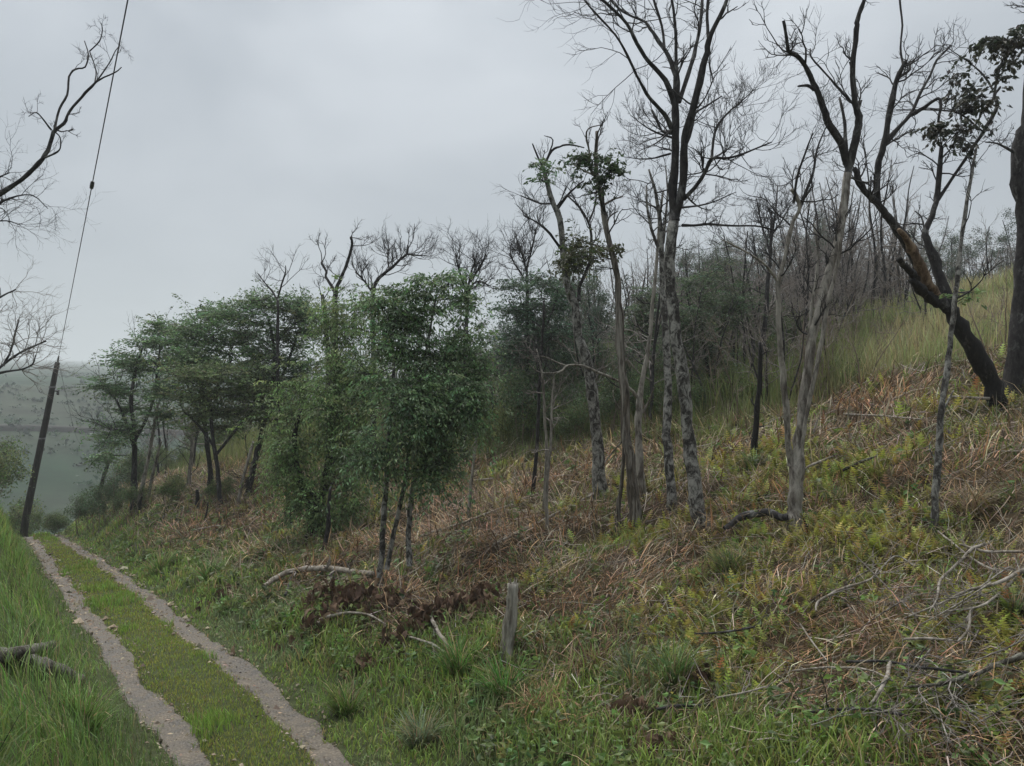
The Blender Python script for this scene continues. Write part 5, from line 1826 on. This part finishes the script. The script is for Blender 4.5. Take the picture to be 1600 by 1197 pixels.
FB = [
    ('long pale curved branch lying on the slope left of the dark stems', [(412, 916, 7), (440, 898, 8), (480, 889, 9), (530, 890, 9), (590, 896, 8)], 'wood_pale', .16, 5),
    ('thin crooked stick propped under the long pale curved branch', [(446, 930, 4), (455, 905, 4), (464, 888, 3)], 'bark_dark', .1, 0),
    ('dark curved log lying against the foot of the split pale trunk', [(1132, 826, 8), (1160, 807, 11), (1195, 801, 12), (1228, 809, 11)], 'bark_dark', .12, 0),
    ('straight pale cane lying across the upper slope', [(1318, 647, 3), (1380, 650, 3), (1442, 656, 2.5)], 'wood_pale', .15, 0),
    ('short tan stick lying by the leaning black tree', [(1488, 620, 4), (1545, 623, 5)], 'wood_pale', .2, 0),
    ('bare grey branch with pale forks in the brush near bottom', [(1600, 862, 4), (1545, 862, 4), (1519, 856, 4), (1499, 850, 3)], 'wood_pale', .12, 4),
    ('forked grey branch bending down through the brush', [(1540, 850, 5), (1519, 858, 5), (1499, 878, 4), (1470, 906, 4), (1464, 934, 3), (1452, 956, 2)], 'wood_pale', .14, 5),
    ('long straight grey branch crossing the forked grey one', [(1604, 888, 6), (1557, 911, 5), (1513, 922, 4), (1470, 943, 3), (1412, 966, 2)], 'wood_pale', .12, 8),
    ('slim grey branch running under the long straight one', [(1600, 890, 4), (1542, 943, 4), (1499, 952, 3), (1480, 955, 2)], 'wood_pale', .1, 5),
    ('thick lichened branch arching through the brush tangle', [(1606, 1022, 9), (1557, 1038, 8), (1528, 1051, 7), (1470, 1068, 6), (1412, 1074, 4)], 'log_moss', .1, 8),
    ('thin arched stem springing over the ferns', [(1238, 1048, 2.5), (1296, 1043, 3), (1354, 1046, 3), (1394, 1063, 3)], 'wood_pale', .12, 2),
    ('short pale broken stick upright in the brush tangle', [(1391, 1035, 6), (1383, 1064, 6), (1360, 1102, 4)], 'wood_pale', .1, 0),
    ('dark thin branch stretched level across the ferns', [(1322, 1034, 4), (1383, 1033, 4), (1426, 1041, 4), (1513, 1051, 4)], 'bark_dark', .1, 4),
    ('dark straight branch low beside the broken upright stick', [(1255, 1114, 4), (1296, 1109, 5), (1354, 1108, 5), (1418, 1118, 4)], 'bark_dark', .08, 3),
    ('curled twig hooking round in the brush', [(1516, 954, 3), (1513, 983, 3.5), (1496, 1003, 3)], 'wood_pale', .12, 1),
    ('pale level branch under the curled twig', [(1412, 999, 4), (1455, 998, 4), (1496, 1002, 3)], 'wood_pale', .12, 3),
    ('grey forked branch on the dead grass above the ferns', [(1275, 955, 3), (1279, 940, 4), (1316, 920, 4), (1360, 905, 3), (1372, 888, 2)], 'wood_pale', .1, 4),
    ('thin straight stick pointing down into the ferns', [(1250, 975, 2.5), (1276, 1012, 2.5), (1293, 1033, 2)], 'wood_pale', .12, 0),
    ('pale bent branch behind the bright grass tussock', [(670, 957, 5), (684, 986, 6), (701, 1012, 5)], 'wood_pale', .1, 1),
    ('thin pale twig reaching the bright grass tussock', [(640, 995, 3), (675, 1006, 3.5), (696, 1019, 3)], 'wood_pale', .08, 1),
    ('curved grey branch at the edge of the dead leaf heap', [(496, 975, 6), (505, 966, 5), (539, 958, 4), (574, 960, 3), (603, 976, 2)], 'wood_pale', .12, 1),
    ('long thin fallen pole below the twin pale saplings', [(770, 852, 4), (844, 815, 4), (928, 771, 3)], 'wood_pale', .08, 0),
    ('long thin fallen pole right of the leafy trees', [(654, 839, 4), (731, 814, 4), (788, 792, 3)], 'wood_pale', .08, 0),
    ('short fallen stick near the thin leaning sapling', [(728, 753, 3), (771, 748, 3)], 'wood_pale', .1, 0),
    ('dark fallen stick crossing down the slope', [(755, 760, 2.5), (774, 788, 3)], 'bark_dark', .08, 0),
    ('pale branch fragment on the far brown heap', [(306, 828, 2.5), (335, 822, 3), (352, 823, 2)], 'wood_pale', .15, 0),
    ('pale cane leaning against the split pale trunk', [(1252, 735, 3), (1275, 724, 4), (1302, 713, 3)], 'wood_pale', .15, 0),
    ('long dark cane half buried in the litter above the ferns', [(1316, 735, 4), (1345, 722, 5), (1372, 712, 3)], 'bark_dark', .1, 0),
    ('grey twiggy branch lying by the slim spotted tree', [(1466, 830, 3), (1490, 850, 3), (1530, 880, 3.5), (1565, 895, 3)], 'wood_pale', .1, 5),
    ('dark slanting twig among ferns above the bright tussock', [(1085, 990, 3), (1130, 988, 3.5), (1180, 980, 3)], 'bark_dark', .08, 2),
    ('pale crooked stick in the yellow ferns', [(1120, 1090, 3), (1160, 1083, 3), (1200, 1072, 2)], 'wood_pale', .08, 2),
    ('dark twig lying over brown leaves near the verge', [(1025, 1108, 5), (1060, 1103, 5), (1110, 1102, 3)], 'bark_dark', .06, 1),
]
for k, (lab, path, bark, lift, ntw) in enumerate(FB):
    fallen(lab, path, bark, lift, n_tw=ntw, seed=k)
# a tangle of slim bare branches in the lower right brush
for k in range(26):
    px_, py_ = RNG.uniform(1300, 1640), RNG.uniform(880, 1150)
    ln, a_ = RNG.uniform(50, 150), RNG.normal(.0, .55)
    b_ = RNG.normal() * 14
    fallen(['slim pale bare branch', 'slim lichen spotted branch', 'slim brown shaggy branch'][k % 3] + ' in the tangle of brush on the lower slope',
           [(px_ - ln / 2 * math.cos(a_), py_ + ln / 2 * math.sin(a_), 1.4), (px_, py_ + b_, 2.2), (px_ + ln / 2 * math.cos(a_), py_ - ln / 2 * math.sin(a_), 2.8)],
           ['wood_weathered', 'log_moss', 'bark_shaggy'][k % 3], RNG.uniform(.06, .2), n_tw=5, seed=60 + k, sides=5, group='slim branches of the brush tangle')

fallen('rough forked log end sticking out of the grass on the left bank', [(-70, 1012, 24), (-20, 1020, 24), (40, 1032, 24), (80, 1046, 22), (124, 1066, 19)], 'log_moss', .07, 'fallen_log', 12, seed=120)
fallen('shorter rough log lying across the forked one on the left bank', [(-60, 1040, 20), (0, 1026, 19), (40, 1018, 18), (81, 1009, 12)], 'log_moss', .14, 'fallen_log', 12, seed=121)

# weathered stump in the foreground
g_, d_ = ground_hit(791, 1026)
st = root('tree_stump', g_, 'tall weathered grey stump standing in the cut grass', 'stump')
m_ = MB()
pp = spline([g_ - np.array([0, 0, .15]), P(791, 1026, d_), P(795, 985, d_), P(800, 945, d_), P(802, 912, d_)], 4)
rr = np.interp(np.linspace(0, 1, len(pp)), [0, .3, .6, 1], [12.5, 11, 9.8, 7.6]) * d_ / F
limb_tube(m_, pp, rr, 14, .07)
obj('trunk', m_, M['wood_weathered'], st, g_)
m_ = MB()
for k in range(4):
    a = RNG.uniform(0, 6.28)
    b0 = pp[-1] + np.array([math.cos(a), math.sin(a), -.6]) * rr[-1] * .6
    tubes(m_, [[b0, b0 + [0, 0, .03], b0 + [math.cos(a) * .01, 0, RNG.uniform(.05, .09)]]], [[.014, .010, .002]], 5)
    obj('splinter', m_, M['wood_weathered'], st, g_)
    m_ = MB()

# ------------------------------------------------------------------ heaps of large dead leaves
def leaf_mesh(seed, col):
    rng = np.random.default_rng(seed)
    m_ = MB()
    nu, nv = 6, 3
    u = np.linspace(0, 1, nu)
    hw = .25 * np.sin(np.pi * np.clip(u, .02, .98)) ** .9
    curl, roll = rng.uniform(.8, 2.2), rng.uniform(.3, 1.1)
    V = []
    for i in range(nu):
        a = curl * u[i]
        cx_, cz_ = math.sin(a) / curl, (1 - math.cos(a)) / curl
        for j in (-1, 0, 1):
            V.append((cx_, j * hw[i] * math.cos(roll * .5), -cz_ + abs(j) * hw[i] * math.sin(roll) * (1 if rng.random() < .9 else -.5) + rng.normal() * .02))
    q = [[i * 3 + j, i * 3 + j + 1, i * 3 + j + 4, i * 3 + j + 3] for i in range(nu - 1) for j in range(2)]
    m_.add(V, quads=q, col=vary(col, len(V), .15, .04, rng))
    me = m_.mesh('leaf', smooth=True)
    me.materials.append(M['leaf_dry'])
    return me


LM = [leaf_mesh(700 + k, c) for k, c in enumerate([(.105, .066, .044), (.150, .096, .062), (.072, .047, .034), (.215, .150, .100), (.125, .076, .050), (.090, .056, .040)])]
for k, (lab, px_, py_, w_, hpx, n) in enumerate([
    ('heap of curled dark brown leaves above the verge, darkest of the heaps', 548, 942, 80, 34, 230),
    ('heap of hanging brown leaves behind the pale bent branch', 660, 970, 84, 32, 210),
    ('heap of reddish brown leaves left of the weathered stump', 748, 938, 80, 34, 210),
    ('heap of broad brown leaves at the corner nearest the curved grey branch', 505, 930, 44, 26, 130),
    ('heap of curled brown leaves between the two darker heaps', 610, 945, 56, 26, 150),
    ('heap of brown leaves uphill of the pale bent branch', 705, 948, 50, 26, 140),
    ('small heap of brown leaves round the top of the weathered stump', 812, 905, 24, 14, 24),
    ('low heap of dead leaves beside the curved pale branch', 345, 930, 34, 14, 30),
    ('scatter of dead brown leaves under the shady overhang of the verge', 560, 1040, 34, 20, 26),
    ('crumpled dead brown leaves among the weeds near the bottom edge', 985, 1115, 50, 24, 36),
    ('crumpled dead leaves lying by the yellow ferns', 1100, 1060, 30, 18, 18),
    ('large crumpled dead leaf pile at the bottom of the verge', 1030, 1165, 40, 18, 26),
]):
    g_, d_ = ground_hit(px_, py_ + hpx * .6, 40)
    ex, ez = w_ * d_ / F * 1.15, hpx * d_ / F * .85
    ho = root('leaf_heap', g_, lab, 'dead leaves')
    rng = np.random.default_rng(800 + k)
    for i in range(n):
        lo = bpy.data.objects.new('leaf', LM[rng.integers(len(LM))])
        COL.objects.link(lo)
        lo.parent = ho
        a, rr_ = rng.uniform(0, 6.28), abs(rng.normal()) * .6
        x_, y_ = math.cos(a) * rr_ * ex, math.sin(a) * rr_ * ex * .6
        zg = float(zt(g_[0] + x_, g_[1] + y_)) - g_[2]
        lo.location = (x_, y_, zg + .05 + rng.random() * ez * 1.5 * max(.2, 1 - rr_ ** 2 * .7))
        lo.rotation_euler = (rng.normal() * .7, rng.uniform(.2, 1.5), rng.uniform(0, 6.28))
        sz_ = rng.uniform(.085, .19) * (1 if d_ < 11 else 1.5)
        lo.scale = (sz_, sz_, sz_)

# ------------------------------------------------------------------ grass tussocks
for k, (lab, px_, py_, hpx, n, c, kind_) in enumerate([
    ('bright green grass tussock behind the verge, next to the pale bent branch', 715, 1050, 58, 520, (.098, .215, .046), 0),
    ('bright green grass tussock at the foot of the weathered stump', 786, 1090, 62, 520, (.091, .208, .044), 0),
    ('upright green grass tussock among the ferns', 1052, 1068, 62, 420, (.104, .169, .052), 0),
    ('drooping grey green tussock left of the upright one', 985, 1070, 50, 380, (.124, .169, .081), 0),
    ('tussock on the slope below the curved dark log', 1142, 895, 46, 420, (.104, .143, .052), 0),
    ('dry brown tussock drooping under the charred sapling', 1175, 762, 38, 420, (.240, .163, .094), 1),
    ('green tussock sprouting round the charred sapling', 1178, 735, 34, 300, (.111, .156, .058), 0),
    ('fresh green tussock beside the dark leafy trunk', 540, 868, 26, 260, (.117, .156, .058), 0),
    ('green tussock under the lower thin stick pair', 433, 866, 22, 240, (.085, .156, .044), 0),
    ('dry brown tussock right of the weathered stump', 922, 1045, 48, 420, (.247, .146, .086), 1),
    ('dry tan tussock in the brush tangle', 1372, 990, 46, 420, (.240, .159, .091), 1),
    ('dry brown tussock with pale stalks beside the bright tussock', 838, 1110, 46, 420, (.260, .153, .086), 1),
    ('long bladed dry tussock right of the slim spotted tree', 1520, 800, 60, 520, (.267, .208, .130), 1),
    ('green tussock with long blades at the lower right edge', 1585, 960, 40, 320, (.111, .156, .058), 0),
    ('green tussock just right of the split pale trunk', 1300, 790, 30, 280, (.104, .137, .055), 0),
    ('tall green tussock on the left bank next to the track', 128, 1130, 62, 560, (.137, .240, .052), 0),
    ('pale silvery green tussock at the lower end of the verge', 655, 1165, 52, 620, (.189, .240, .137), 0),
    ('dense green tussock at the edge of the right wheel track', 540, 1115, 46, 560, (.130, .202, .047), 0),
    ('rounded green tussock further up by the right wheel track', 250, 895, 34, 360, (.124, .208, .049), 0),
    ('rounded green tussock up the verge near the brown heap', 325, 905, 30, 360, (.111, .215, .049), 0),
]):
    g_, d_ = ground_hit(px_, py_, 40)
    rng = np.random.default_rng(850 + k)
    H = hpx * d_ / F
    a = rng.uniform(0, 6.28, n)
    rr_ = np.sqrt(rng.random(n)) * H * (.30 if kind_ == 0 else .35)
    x_, y_ = g_[0] + np.cos(a) * rr_, g_[1] + np.sin(a) * rr_
    n = int(n * .7)
    a, rr_, x_, y_ = a[:n], rr_[:n], x_[:n], y_[:n]
    m_ = MB()
    a = np.where(rng.random(n) < .35, rng.normal(rng.uniform(0, 6.28), .7, n), a)
    tl = np.clip(rr_ / H * 1.5 + np.abs(rng.normal(size=n)) * .2, 0, 1.3) * (1 if kind_ == 0 else 1.6)
    blades(m_, root_pts(x_, y_), a + rng.normal(size=n) * .6, H * rng.uniform(.35, 1.5, n), np.full(n, .0105 * max(1, d_ / 9)) * rng.uniform(.6, 1.4, n),
           rng.uniform(.2, 1.3, n) * (1.25 if kind_ == 0 else 1.6), np.where(rng.random((n, 1)) < .18, vary((.30, .23, .13), n, .3, .06, rng), vary(c, n, .32, .10, rng)), 4, tl, rng)
    tag(obj('grass_tussock', m_, M['grass' if kind_ == 0 else 'straw'], None, g_, smooth=False), lab, 'tussock')
